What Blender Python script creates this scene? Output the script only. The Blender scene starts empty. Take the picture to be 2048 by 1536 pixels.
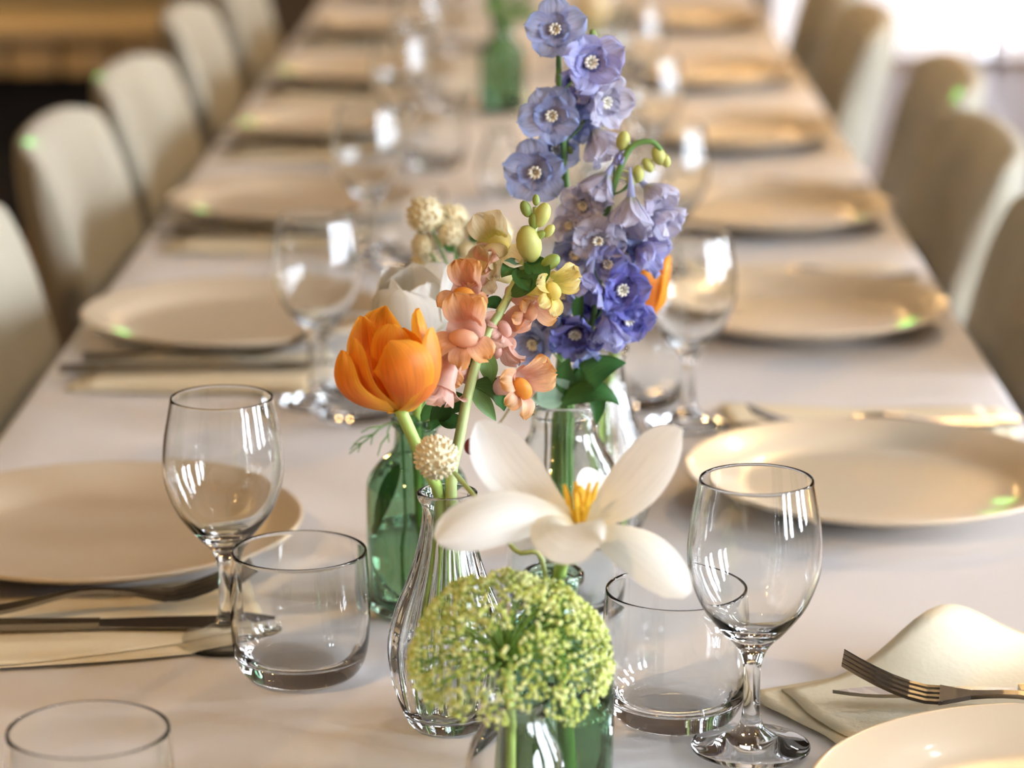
import bpy, math, random
from mathutils import Vector, Matrix
import numpy as np

sc = bpy.context.scene
COL = sc.collection
random.seed(7)

# ------------------------------------------------------------------ camera
FPX, PITCH, YAW = 5600.0, math.radians(14.024), math.radians(0.821)
CAM = Vector((0.025, 0.0, 1.2844))
cam_d = bpy.data.cameras.new('camera')
cam = bpy.data.objects.new('camera', cam_d)
COL.objects.link(cam)
cam.location = CAM
cam.rotation_euler = (math.pi/2 - PITCH, 0, YAW)
cam_d.sensor_width = 36.0
cam_d.lens = 36.0*FPX/2048.0
cam_d.clip_end = 60
cam_d.dof.use_dof = True
cam_d.dof.focus_distance = 1.47
cam_d.dof.aperture_fstop = 5.6
sc.camera = cam

# ------------------------------------------------------------------ world, light, exposure
world = bpy.data.worlds.new('world'); sc.world = world
world.use_nodes = True
bg = world.node_tree.nodes['Background']
bg.inputs[0].default_value = (0.80, 0.88, 1.0, 1)
bg.inputs[1].default_value = 48.0
sc.view_settings.view_transform = 'Standard'
sc.view_settings.look = 'None'
sc.view_settings.gamma = 1.0
sc.view_settings.use_curve_mapping = False
sc.view_settings.exposure = 0.09
cy = sc.cycles
cy.use_denoising = True
try:
    cy.denoiser = 'OPENIMAGEDENOISE'
    cy.denoising_input_passes = 'RGB_ALBEDO_NORMAL'
    cy.denoising_prefilter = 'ACCURATE'
except Exception:
    pass
cy.max_bounces = 11; cy.transmission_bounces = 11; cy.glossy_bounces = 5
cy.diffuse_bounces = 3; cy.transparent_max_bounces = 12
cy.caustics_refractive = True; cy.caustics_reflective = True
cy.blur_glossy = 0.5
cy.sample_clamp_indirect = 40.0
cy.use_adaptive_sampling = True; cy.adaptive_threshold = 0.16; cy.adaptive_min_samples = 16

def portal(name, loc, rot, sx, sy):
    l = bpy.data.lights.new(name, 'AREA'); l.shape = 'RECTANGLE'; l.size = sx; l.size_y = sy
    l.cycles.is_portal = True
    o = bpy.data.objects.new(name, l); COL.objects.link(o); o.location = loc; o.rotation_euler = rot
# room: X -4.2..3.6, Y -2.5..9.9, Z 0..3
XW, XE, YS, YN, ZC = -4.2, 3.6, -2.5, 9.75, 3.0
NWIN = (0.75, 3.2, 0.0, 2.5)                       # glazed opening in the far wall (x0,x1,z0,z1)
EWIN = [(-1.75, -1.20, 0.62, 2.40), (-0.75, -0.20, 0.62, 2.40), (0.75, 1.20, 0.62, 2.40), (1.60, 2.05, 0.62, 2.40), (3.4, 3.80, 0.62, 2.40)]   # y0,y1,z0,z1 in the side wall
for (a, b, c, d) in EWIN:
    portal('daylight_portal_side', (XE+0.06, (a+b)/2, (c+d)/2), (0, math.pi/2, 0), d-c, b-a)

# ------------------------------------------------------------------ pixel helpers (photo pixels -> world points at a chosen distance/height)
_f = Vector((-math.sin(YAW)*math.cos(PITCH), math.cos(YAW)*math.cos(PITCH), -math.sin(PITCH)))
_r = Vector((math.cos(YAW), math.sin(YAW), 0)); _u = _r.cross(_f)
def _ray(x, y): return _f + _r*((x-1024)/FPX) - _u*((y-768)/FPX)
def at(x, y, Y):
    d = _ray(x, y); return CAM + d*(Y/d.y)
def onz(x, y, z):
    d = _ray(x, y); return CAM + d*((z-CAM.z)/d.z)
def pxm(P): return FPX/((P-CAM).dot(_f))           # pixels per metre at a point
TZ = 0.75                                           # table top height

# ------------------------------------------------------------------ materials
def nm(name):
    m = bpy.data.materials.new(name); m.use_nodes = True
    nt = m.node_tree
    return m, nt, nt.nodes['Principled BSDF']
def plain(name, col, rough=0.5, metal=0.0, var=0.06, scale=40.0, bump=0.0, bscale=200.0, spec=0.5, sheen=0.0, coat=0.0):
    m, nt, b = nm(name)
    tc = nt.nodes.new('ShaderNodeTexCoord'); n = nt.nodes.new('ShaderNodeTexNoise')
    n.inputs['Scale'].default_value = scale; n.inputs['Detail'].default_value = 4
    nt.links.new(tc.outputs['Object'], n.inputs['Vector'])
    mx = nt.nodes.new('ShaderNodeMix'); mx.data_type = 'RGBA'
    mx.inputs[6].default_value = (*[max(0, c*(1-var)) for c in col], 1); mx.inputs[7].default_value = (*[min(1, c*(1+var)) for c in col], 1)
    nt.links.new(n.outputs['Fac'], mx.inputs[0]); nt.links.new(mx.outputs[2], b.inputs['Base Color'])
    b.inputs['Roughness'].default_value = rough; b.inputs['Metallic'].default_value = metal
    b.inputs['Specular IOR Level'].default_value = spec
    b.inputs['Sheen Weight'].default_value = sheen
    b.inputs['Coat Weight'].default_value = coat; b.inputs['Coat Roughness'].default_value = 0.08
    if bump > 0:
        n2 = nt.nodes.new('ShaderNodeTexNoise'); n2.inputs['Scale'].default_value = bscale; n2.inputs['Detail'].default_value = 3
        nt.links.new(tc.outputs['Object'], n2.inputs['Vector'])
        bp = nt.nodes.new('ShaderNodeBump'); bp.inputs['Strength'].default_value = bump; bp.inputs['Distance'].default_value = 0.002
        nt.links.new(n2.outputs['Fac'], bp.inputs['Height']); nt.links.new(bp.outputs['Normal'], b.inputs['Normal'])
    return m
def glass(name, col=(1, 1, 1), ior=1.48, rough=0.0):
    m, nt, b = nm(name)
    b.inputs['Base Color'].default_value = (*col, 1); b.inputs['Transmission Weight'].default_value = 1.0
    b.inputs['IOR'].default_value = ior; b.inputs['Roughness'].default_value = rough
    return m
def petal_mat(name, stops, edge=None, edge_w=0.5, rough=0.45, trans=0.45, vein=0.10, tip=None):
    """colour along the petal (UV v), optional margin colour (UV u), veins, part of the light passes through"""
    m, nt, b = nm(name); N = nt.nodes; Lk = nt.links
    uv = N.new('ShaderNodeUVMap'); uv.uv_map = 'UVMap'
    sep = N.new('ShaderNodeSeparateXYZ'); Lk.new(uv.outputs[0], sep.inputs[0])
    cr = N.new('ShaderNodeValToRGB'); els = cr.color_ramp.elements
    while len(els) < len(stops): els.new(0.5)
    for e, (p, c) in zip(els, stops): e.position = p; e.color = (*c, 1)
    Lk.new(sep.outputs[1], cr.inputs[0])
    out = cr.outputs[0]
    if edge:
        a = N.new('ShaderNodeMath'); a.operation = 'SUBTRACT'; a.inputs[1].default_value = 0.5; Lk.new(sep.outputs[0], a.inputs[0])
        a2 = N.new('ShaderNodeMath'); a2.operation = 'ABSOLUTE'; Lk.new(a.outputs[0], a2.inputs[0])
        mr = N.new('ShaderNodeMapRange'); mr.inputs[1].default_value = 0.5*edge_w; mr.inputs[2].default_value = 0.5
        Lk.new(a2.outputs[0], mr.inputs[0])
        mx = N.new('ShaderNodeMix'); mx.data_type = 'RGBA'; Lk.new(mr.outputs[0], mx.inputs[0]); Lk.new(out, mx.inputs[6]); mx.inputs[7].default_value = (*edge, 1)
        out = mx.outputs[2]
    mp = N.new('ShaderNodeMapping'); mp.inputs['Scale'].default_value = (26, 2.5, 1); Lk.new(uv.outputs[0], mp.inputs[0])
    ns = N.new('ShaderNodeTexNoise'); ns.inputs['Scale'].default_value = 1.0; ns.inputs['Detail'].default_value = 5; Lk.new(mp.outputs[0], ns.inputs['Vector'])
    mr2 = N.new('ShaderNodeMapRange'); mr2.inputs[1].default_value = 0.3; mr2.inputs[2].default_value = 0.7; mr2.inputs[3].default_value = 1-vein*1.6; mr2.inputs[4].default_value = 1+vein
    Lk.new(ns.outputs['Fac'], mr2.inputs[0])
    mv = N.new('ShaderNodeMix'); mv.data_type = 'RGBA'; mv.blend_type = 'MULTIPLY'; mv.inputs[0].default_value = 1
    Lk.new(out, mv.inputs[6]); Lk.new(mr2.outputs[0], mv.inputs[7]); out = mv.outputs[2]
    Lk.new(out, b.inputs['Base Color']); b.inputs['Roughness'].default_value = rough; b.inputs['Specular IOR Level'].default_value = 0.35
    tr = N.new('ShaderNodeBsdfTranslucent'); Lk.new(out, tr.inputs[0])
    ms = N.new('ShaderNodeMixShader'); ms.inputs[0].default_value = trans
    Lk.new(b.outputs[0], ms.inputs[1]); Lk.new(tr.outputs[0], ms.inputs[2])
    Lk.new(ms.outputs[0], N['Material Output'].inputs[0])
    return m

M = {}
M['cloth'] = plain('white_tablecloth', (0.82, 0.79, 0.78), 0.75, var=0.02, scale=6, bump=0.10, bscale=60, spec=0.25)
M['plate'] = plain('cream_stoneware_glaze', (0.71, 0.585, 0.42), 0.30, var=0.015, scale=12, spec=0.45, coat=0.15)
M['napkin'] = plain('cream_napkin', (0.88, 0.78, 0.57), 0.85, var=0.03, scale=30, bump=0.15, bscale=300, spec=0.2)
M['steel'] = plain('dark_polished_steel', (0.30, 0.28, 0.25), 0.20, metal=1.0, var=0.05, scale=60)
M['glass'] = glass('clear_glass', (0.985, 0.995, 0.99))
M['green_glass'] = glass('green_glass', (0.46, 0.66, 0.50))
M['ribbed_glass'] = glass('ribbed_glass', (0.965, 0.99, 0.98))
M['water'] = glass('water', (0.97, 1.0, 0.98), 1.33)
M['chair_fabric'] = plain('pale_grey_upholstery', (0.47, 0.435, 0.335), 0.9, var=0.06, scale=25, bump=0.25, bscale=400, spec=0.2, sheen=0.2)
M['chair_leg'] = plain('dark_wood_leg', (0.10, 0.065, 0.04), 0.45)
M['bench_wood'] = plain('tan_bench_wood', (0.45, 0.36, 0.22), 0.55, var=0.12, scale=8)
M['bench_dark'] = plain('dark_bench_wood', (0.20, 0.17, 0.10), 0.6, var=0.12, scale=8)
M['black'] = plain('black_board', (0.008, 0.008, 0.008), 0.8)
M['stem'] = plain('fresh_stem_green', (0.40, 0.56, 0.13), 0.5, var=0.12, scale=80)
M['stem_dark'] = plain('dark_stem_green', (0.14, 0.28, 0.07), 0.5, var=0.15, scale=80)
M['stem_pale'] = plain('pale_stem_green', (0.40, 0.49, 0.18), 0.5, var=0.12, scale=80)
M['twig'] = plain('brown_twig', (0.20, 0.15, 0.06), 0.6)
M['leaf'] = petal_mat('leaf_green', [(0, (0.07, 0.17, 0.04)), (1, (0.06, 0.20, 0.05))], edge=(0.05, 0.13, 0.03), trans=0.25, vein=0.15)
M['leaf_light'] = petal_mat('leaf_light_green', [(0, (0.22, 0.38, 0.12)), (1, (0.17, 0.33, 0.10))], trans=0.3, vein=0.12)
M['leaf_grey'] = petal_mat('leaf_eucalyptus', [(0, (0.34, 0.50, 0.35)), (1, (0.40, 0.55, 0.40))], trans=0.25, vein=0.08)
M['orange'] = petal_mat('tulip_orange', [(0, (0.88, 0.50, 0.06)), (0.30, (0.86, 0.26, 0.05)), (0.75, (0.88, 0.29, 0.03)), (1, (0.93, 0.42, 0.04))], edge=(0.97, 0.47, 0.04), edge_w=0.55, trans=0.40, vein=0.12)
M['white'] = petal_mat('tulip_cream_white', [(0, (0.90, 0.70, 0.25)), (0.13, (0.90, 0.82, 0.62)), (0.4, (0.89, 0.85, 0.76)), (1, (0.90, 0.87, 0.80))], trans=0.35, vein=0.04)
M['stamen'] = plain('yellow_stamen', (0.92, 0.55, 0.04), 0.6, var=0.1, scale=300)
M['delph_pale'] = petal_mat('delphinium_pale', [(0, (0.56, 0.58, 0.46)), (0.3, (0.66, 0.63, 0.74)), (1, (0.72, 0.70, 0.86))], trans=0.45, vein=0.14)
M['delph_grey'] = petal_mat('delphinium_grey_blue', [(0, (0.58, 0.55, 0.62)), (0.4, (0.50, 0.52, 0.76)), (1, (0.42, 0.52, 0.84))], trans=0.45, vein=0.18)
M['delph_blue'] = petal_mat('delphinium_blue', [(0, (0.46, 0.44, 0.72)), (0.5, (0.48, 0.47, 0.78)), (1, (0.54, 0.55, 0.84))], trans=0.45, vein=0.16)
M['delph_deep'] = petal_mat('delphinium_deep_blue', [(0, (0.26, 0.16, 0.56)), (0.5, (0.22, 0.20, 0.58)), (1, (0.26, 0.28, 0.66))], trans=0.42, vein=0.22)
M['delph_eye'] = plain('delphinium_eye', (0.78, 0.73, 0.62), 0.7, var=0.15, scale=300)
M['snap_peach'] = petal_mat('snapdragon_peach', [(0, (0.86, 0.50, 0.38)), (0.5, (0.90, 0.55, 0.36)), (1, (0.92, 0.50, 0.18))], trans=0.40, vein=0.10)
M['snap_pink'] = petal_mat('snapdragon_pink', [(0, (0.85, 0.50, 0.42)), (1, (0.88, 0.58, 0.45))], trans=0.40, vein=0.12)
M['snap_orange'] = petal_mat('snapdragon_orange', [(0, (0.88, 0.40, 0.08)), (1, (0.90, 0.40, 0.06))], trans=0.35, vein=0.10)
M['snap_yellow'] = petal_mat('snapdragon_yellow', [(0, (0.62, 0.62, 0.14)), (0.5, (0.86, 0.70, 0.20)), (1, (0.90, 0.74, 0.34))], trans=0.40, vein=0.10)
M['snap_cream'] = petal_mat('snapdragon_cream', [(0, (0.78, 0.76, 0.30)), (0.4, (0.90, 0.78, 0.46)), (1, (0.92, 0.80, 0.56))], trans=0.40, vein=0.08)
M['bud_green'] = plain('bud_yellow_green', (0.46, 0.46, 0.12), 0.55, var=0.2, scale=120)
M['bud_dark'] = plain('bud_green', (0.25, 0.33, 0.07), 0.55, var=0.2, scale=120)
M['ammi'] = plain('ammi_floret', (0.52, 0.60, 0.13), 0.6, var=0.25, scale=250)
M['ammi_pale'] = plain('ammi_floret_pale', (0.80, 0.84, 0.36), 0.6, var=0.15, scale=250)
M['ammi_ray'] = plain('ammi_ray', (0.17, 0.30, 0.04), 0.55, var=0.15, scale=100)
M['globe'] = plain('globe_cream', (0.80, 0.72, 0.50), 0.8, var=0.1, scale=200)
M['globe_far'] = plain('globe_tan', (0.74, 0.64, 0.40), 0.85, var=0.15, scale=200)
M['maroon'] = plain('maroon_bud', (0.22, 0.04, 0.04), 0.6)
M['wall'] = plain('warm_wall_paint', (0.11, 0.08, 0.052), 0.85, var=0.04, scale=3)
M['ceiling'] = plain('ceiling_paint', (0.17, 0.13, 0.09), 0.9, var=0.03, scale=3)
M['frame'] = plain('white_window_frame', (0.80, 0.80, 0.80), 0.5, var=0.02)
M['lamp_metal'] = plain('brass_lamp', (0.45, 0.30, 0.12), 0.35, metal=1.0)
def emis(name, col, s):
    m, nt, b = nm(name); b.inputs['Base Color'].default_value = (*col, 1)
    b.inputs['Emission Color'].default_value = (*col, 1); b.inputs['Emission Strength'].default_value = s
    return m
M['lit_pane'] = emis('frosted_daylight_pane', (0.90, 0.90, 0.97), 1.05)
# wooden floor: dark glossy boards
def floor_mat():
    m, nt, b = nm('dark_wood_floor'); N = nt.nodes; Lk = nt.links
    tc = N.new('ShaderNodeTexCoord'); mp = N.new('ShaderNodeMapping'); mp.inputs['Scale'].default_value = (6, 0.6, 1)
    Lk.new(tc.outputs['Object'], mp.inputs[0])
    n = N.new('ShaderNodeTexNoise'); n.inputs['Scale'].default_value = 4; n.inputs['Detail'].default_value = 6; Lk.new(mp.outputs[0], n.inputs['Vector'])
    cr = N.new('ShaderNodeValToRGB'); cr.color_ramp.elements[0].color = (0.09, 0.045, 0.03, 1); cr.color_ramp.elements[1].color = (0.20, 0.11, 0.08, 1)
    Lk.new(n.outputs['Fac'], cr.inputs[0]); Lk.new(cr.outputs[0], b.inputs['Base Color'])
    b.inputs['Roughness'].default_value = 0.32; b.inputs['Specular IOR Level'].default_value = 0.6
    b.inputs['Specular Tint'].default_value = (1.0, 0.84, 0.78, 1)
    return m
M['floor'] = floor_mat()

# ------------------------------------------------------------------ mesh helpers
def mesh(name, verts, faces, mats, uvs=None, smooth=True, fmat=None):
    me = bpy.data.meshes.new(name); me.from_pydata([tuple(v) for v in verts], [], faces)
    for m in (mats if isinstance(mats, (list, tuple)) else [mats]): me.materials.append(m)
    if uvs:
        l = me.uv_layers.new(name='UVMap')
        vi = np.empty(len(me.loops), dtype=np.int32); me.loops.foreach_get('vertex_index', vi)
        l.data.foreach_set('uv', np.array(uvs, dtype=np.float32)[vi].ravel())
    me.polygons.foreach_set('use_smooth', [smooth]*len(me.polygons))
    if fmat: me.polygons.foreach_set('material_index', fmat)
    me.update()
    return me
def link(name, me, parent=None, loc=None, mat4=None):
    o = bpy.data.objects.new(name, me); COL.objects.link(o)
    if parent: o.parent = parent
    if mat4 is not None: o.matrix_local = mat4
    elif loc is not None: o.location = loc
    return o
def tag(o, label, cat, group=None, kind=None):
    o['label'] = label; o['category'] = cat
    if group: o['group'] = group
    if kind: o['kind'] = kind
    return o
def thing(name, loc, label, cat, group=None, rz=0.0):
    o = bpy.data.objects.new(name, None); COL.objects.link(o); o.location = loc; o.rotation_euler = (0, 0, rz)
    o.empty_display_size = 0.02
    return tag(o, label, cat, group)
def struct(name, me, parent=None, loc=None):
    o = link(name, me, parent, loc)
    if parent is None: o['kind'] = 'structure'
    return o
class MB:
    def __init__(s): s.v = []; s.f = []; s.uv = []; s.fm = []
    def add(s, v, f, uv=None, mi=0):
        o = len(s.v); s.v += [Vector(p) for p in v]; s.f += [tuple(i+o for i in q) for q in f]; s.fm += [mi]*len(f)
        s.uv += (uv if uv else [(0.5, 0.5)]*len(v)); return s
    def box(s, x0, x1, y0, y1, z0, z1, mi=0):
        v = [(x, y, z) for x in (x0, x1) for y in (y0, y1) for z in (z0, z1)]
        f = [(0, 1, 3, 2), (4, 6, 7, 5), (0, 4, 5, 1), (2, 3, 7, 6), (0, 2, 6, 4), (1, 5, 7, 3)]
        return s.add(v, f, mi=mi)
    def mesh(s, name, mats, smooth=True, uv=True): return mesh(name, s.v, s.f, mats, s.uv if uv else None, smooth, s.fm)
def box_me(name, x0, x1, y0, y1, z0, z1, mat, bevel=0.0):
    me = MB().box(x0, x1, y0, y1, z0, z1).mesh(name, mat, smooth=False)
    if bevel > 0:
        import bmesh
        bm = bmesh.new(); bm.from_mesh(me)
        bmesh.ops.bevel(bm, geom=list(bm.edges)+list(bm.verts), offset=bevel, segments=3, profile=0.5, affect='EDGES')
        bm.to_mesh(me); bm.free(); me.polygons.foreach_set('use_smooth', [True]*len(me.polygons))
    return me
def catmull(pts, k=6):
    pts = [Vector(p) for p in pts]; out = []
    for i in range(len(pts)-1):
        p0 = pts[max(i-1, 0)]; p1 = pts[i]; p2 = pts[i+1]; p3 = pts[min(i+2, len(pts)-1)]
        for j in range(k):
            t = j/k
            out.append(0.5*((2*p1)+(p2-p0)*t+(2*p0-5*p1+4*p2-p3)*t*t+(3*p1-p0-3*p2+p3)*t**3))
    out.append(pts[-1]); return out
def lathe(prof, n=56, ribs=0, amp=None):
    v, f = [], []; rows = []
    for (r, z) in prof:
        r = max(r, 0.0)
        if r < 1e-6: rows.append([len(v)]); v.append((0, 0, z))
        else:
            row = []
            for i in range(n):
                a = 2*math.pi*i/n
                rr = r*(1+(amp(r, z) if amp else 0)*math.cos(ribs*a)) if ribs else r
                row.append(len(v)); v.append((rr*math.cos(a), rr*math.sin(a), z))
            rows.append(row)
    for a, b in zip(rows[:-1], rows[1:]):
        if len(a) == 1 and len(b) == 1: continue
        for i in range(n):
            j = (i+1) % n
            if len(a) == 1: f.append((a[0], b[j], b[i]))
            elif len(b) == 1: f.append((a[i], a[j], b[0]))
            else: f.append((a[i], a[j], b[j], b[i]))
    return v, f
def vessel(outer, inner, k=5):
    """closed glass wall: outer profile bottom->rim, inner profile rim->bottom; both (r,z)"""
    o = [(p.x, p.y) for p in catmull([(a, b, 0) for a, b in outer], k)]
    i = [(p.x, p.y) for p in catmull([(a, b, 0) for a, b in inner], k)]
    ro, zo = o[-1]; ri, zi = i[0]
    cap = [((ro+ri)/2+math.cos(t)*(ro-ri)/2, zo+math.sin(t)*(ro-ri)/2) for t in (0.6, 1.57, 2.54)]
    return [(0.0, o[0][1])]+o+cap+i+[(0.0, i[-1][1])]
def tube(pts, rads, n=8, caps=True):
    pts = [Vector(p) for p in pts]; m = len(pts)
    if not hasattr(rads, '__len__'): rads = [rads]*m
    v, f = [], []; ref = None
    for i, p in enumerate(pts):
        d = (pts[min(i+1, m-1)]-pts[max(i-1, 0)]).normalized()
        if ref is None: ref = d.orthogonal().normalized()
        ref = (ref-d*ref.dot(d)).normalized(); b = d.cross(ref)
        for j in range(n):
            a = 2*math.pi*j/n; v.append(p+(ref*math.cos(a)+b*math.sin(a))*rads[i])
    for i in range(m-1):
        for j in range(n):
            q = (j+1) % n; f.append((i*n+j, i*n+q, (i+1)*n+q, (i+1)*n+j))
    if caps:
        f.append(tuple(reversed(range(n)))); f.append(tuple((m-1)*n+j for j in range(n)))
    return v, f
def interp(a, m):
    out = []
    for i in range(m):
        t = i/(m-1)*(len(a)-1); k = min(int(t), len(a)-2); out.append(a[k]+(a[k+1]-a[k])*(t-k))
    return out
def stem_me(name, pts, r0, r1, mat, k=6, n=8, extra=None):
    c = catmull(pts, k); b = MB(); b.add(*tube(c, interp([r0, r1], len(c)), n))
    for e in (extra or []):
        ce = catmull(e[0], 4); b.add(*tube(ce, interp([e[1], e[2]], len(ce)), 6))
    return b.mesh(name, mat, uv=False)
def ellipsoid(c, rx, ry, rz, nu=8, nv=6, ax=None):
    v, f = [], []
    R = Matrix.Identity(3)
    if ax is not None: R = Vector((0, 0, 1)).rotation_difference(Vector(ax)).to_matrix()
    v.append(Vector(c)+R@Vector((0, 0, -rz)))
    for i in range(1, nv):
        t = math.pi*i/nv
        for j in range(nu):
            a = 2*math.pi*j/nu
            v.append(Vector(c)+R@Vector((rx*math.sin(t)*math.cos(a), ry*math.sin(t)*math.sin(a), -rz*math.cos(t))))
    v.append(Vector(c)+R@Vector((0, 0, rz)))
    for j in range(nu): f.append((0, 1+(j+1) % nu, 1+j))
    for i in range(nv-2):
        for j in range(nu):
            q = (j+1) % nu; f.append((1+i*nu+j, 1+i*nu+q, 1+(i+1)*nu+q, 1+(i+1)*nu+j))
    l = 1+(nv-2)*nu
    for j in range(nu): f.append((l+j, l+(j+1) % nu, len(v)-1))
    return v, f
def prof_w(t, kind):
    if kind == 'tulip': return (0.42+0.58*math.sin(min(1, t/0.55)*math.pi/2)) if t < 0.55 else max(0.0, 1-((t-0.55)/0.45)**3.0)**0.5
    if kind == 'long': return (0.22+0.78*math.sin(min(1, t/0.6)*math.pi/2)**1.2) if t < 0.6 else max(0.0, 1-((t-0.6)/0.4)**2.6)**0.5
    if kind == 'round': return (0.22+0.78*math.sin(min(1, t/0.62)*math.pi/2)) if t < 0.62 else max(0.0, 1-((t-0.62)/0.38)**2.6)**0.5
    if kind == 'leaf': return math.sin(math.pi*min(1, max(0, t))**0.8)**0.85 if t > 0.001 else 0.05
    return 1
def petal(L, W, ang, cup=0.3, kind='tulip', nu=8, nv=12, r0=0.0, ruffle=0.0, seed=0, twist=0.0, notch=0.0):
    """local: base at origin, axis +Z, opens towards +X; ang = list of angles from the axis (degrees) along the length"""
    rnd = random.Random(seed); ph = [rnd.uniform(0, 6.28) for _ in range(4)]
    x, z = r0, 0.0; v, uv = [], []
    for i in range(nv+1):
        t = i/nv; a = math.radians(interp(ang, nv+1)[i])
        if i: x += math.sin(a)*L/nv; z += math.cos(a)*L/nv
        tt = min(t, 0.995)
        w = W*0.5*max(prof_w(tt, kind), 0.03)
        nx, nz = -math.cos(a), math.sin(a)                 # inward normal
        for j in range(nu+1):
            s = -1+2*j/nu
            c = cup*w*s*s*(1.0 if t < 0.8 else 1.0)
            rf = ruffle*t*t*math.sin(s*5+ph[0])*abs(s)**0.7 + ruffle*0.6*t**3*math.sin(s*9+ph[1])
            dl = -notch*L*t**4*math.exp(-(s*4)**2)
            yy = math.sin(s*min(1.35, cup*1.2+0.001))/math.sin(min(1.35, cup*1.2+0.001))*w if cup > 0.05 else s*w
            v.append((x+nx*(c+rf)+math.sin(a)*dl, yy*math.cos(twist*t), z+nz*(c+rf)+math.cos(a)*dl+yy*math.sin(twist*t))); uv.append((j/nu, t))
    f = [(i*(nu+1)+j, i*(nu+1)+j+1, (i+1)*(nu+1)+j+1, (i+1)*(nu+1)+j) for i in range(nv) for j in range(nu)]
    return v, f, uv
def strip(p0, p1, p2, W, normal, cup=0.3, kind='long', nu=8, nv=14, ruffle=0.0, seed=0, fold=0.0):
    """petal or leaf along a quadratic curve p0-p1-p2 in world space; normal = side it cups towards"""
    p0, p1, p2, nrm = Vector(p0), Vector(p1), Vector(p2), Vector(normal).normalized()
    rnd = random.Random(seed); ph = rnd.uniform(0, 6.28); v, uv = [], []
    for i in range(nv+1):
        t = i/nv; c = p0*(1-t)**2+p1*2*t*(1-t)+p2*t*t
        d = ((p1-p0)*(1-t)+(p2-p1)*t).normalized()
        n = (nrm-d*nrm.dot(d)).normalized(); s_ = d.cross(n)
        w = W*0.5*max(prof_w(min(t, 0.995), kind), 0.03)
        for j in range(nu+1):
            s = -1+2*j/nu
            v.append(c+s_*s*w+n*(cup*w*s*s+fold*w*abs(s)+ruffle*t*math.sin(4*s+ph+3*t)*abs(s))); uv.append((j/nu, t))
    f = [(i*(nu+1)+j, i*(nu+1)+j+1, (i+1)*(nu+1)+j+1, (i+1)*(nu+1)+j) for i in range(nv) for j in range(nu)]
    return v, f, uv
def frame_to(axis, roll=0.0):
    return Vector((0, 0, 1)).rotation_difference(Vector(axis).normalized()).to_matrix().to_4x4() @ Matrix.Rotation(roll, 4, 'Z')
def sub(vs, off): return [Vector(v)-off for v in vs]

# ================================================================== THE SETTING
struct('floor', box_me('floor', XW-0.2, XE+0.2, YS-0.2, YN+0.2, -0.1, 0, M['floor']))
struct('ceiling', box_me('ceiling', XW-0.2, XE+0.2, YS-0.2, YN+0.2, ZC, ZC+0.1, M['ceiling']))
struct('wall_left', box_me('wall_left', XW-0.15, XW, YS-0.2, YN+0.2, 0, ZC, M['wall']))
struct('wall_front', box_me('wall_front', XW, XE, YS-0.15, YS, 0, ZC, M['wall']))
b = MB(); b.box(XW, NWIN[0], YN, YN+0.12, 0, ZC); b.box(NWIN[1], XE, YN, YN+0.12, 0, ZC); b.box(NWIN[0], NWIN[1], YN, YN+0.12, NWIN[3], ZC)
struct('wall_back', b.mesh('wall_back', M['wall'], smooth=False))
b = MB(); ys = YS-0.2
for (a0, a1, z0, z1) in EWIN:
    b.box(XE, XE+0.12, ys, a0, 0, ZC); b.box(XE, XE+0.12, a0, a1, 0, z0); b.box(XE, XE+0.12, a0, a1, z1, ZC); ys = a1
b.box(XE, XE+0.12, ys, YN+0.2, 0, ZC)
struct('wall_right', b.mesh('wall_right', M['wall'], smooth=False))
def window_frame(name, horizontal, a0, a1, z0, z1, nv, nh, at_):
    root = None
    def bar(p0, p1, q0, q1, nme):
        nonlocal root
        if horizontal: me = box_me(nme, p0, p1, at_+0.02, at_+0.08, q0, q1, M['frame'])
        else: me = box_me(nme, at_+0.02, at_+0.08, p0, p1, q0, q1, M['frame'])
        o = link(nme, me, root); return o
    t = 0.05
    root = struct(name, (MB().box(a0, a0+t, at_+0.02, at_+0.09, z0, z1) if horizontal else MB().box(at_+0.02, at_+0.09, a0, a0+t, z0, z1)).mesh(name, M['frame'], smooth=False))
    bar(a1-t, a1, z0, z1, 'window_post'); bar(a0, a1, z0, z0+t*0.6, 'window_rail'); bar(a0, a1, z1-t, z1, 'window_rail')
    for i in range(1, nv): x = a0+(a1-a0)*i/nv; bar(x-0.025, x+0.025, z0, z1, 'window_bar')
    for i in range(1, nh): z = z0+(z1-z0)*i/nh; bar(a0, a1, z-0.02, z+0.02, 'window_bar')
window_frame('window_1', True, *NWIN, 3, 1, YN)
for i in range(3):
    w_ = (NWIN[1]-NWIN[0])/3
    link('pane', box_me('pane', NWIN[0]+w_*i+0.03, NWIN[0]+w_*(i+1)-0.03, YN+0.04, YN+0.05, 0.03, NWIN[3]-0.05, M['lit_pane']), bpy.data.objects['window_1'])
for i, w in enumerate(EWIN): window_frame('window_%d' % (i+2), False, *w, 1, 2, XE)

ORD = ['first', 'second', 'third', 'fourth', 'fifth', 'sixth', 'seventh', 'eighth']
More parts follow.
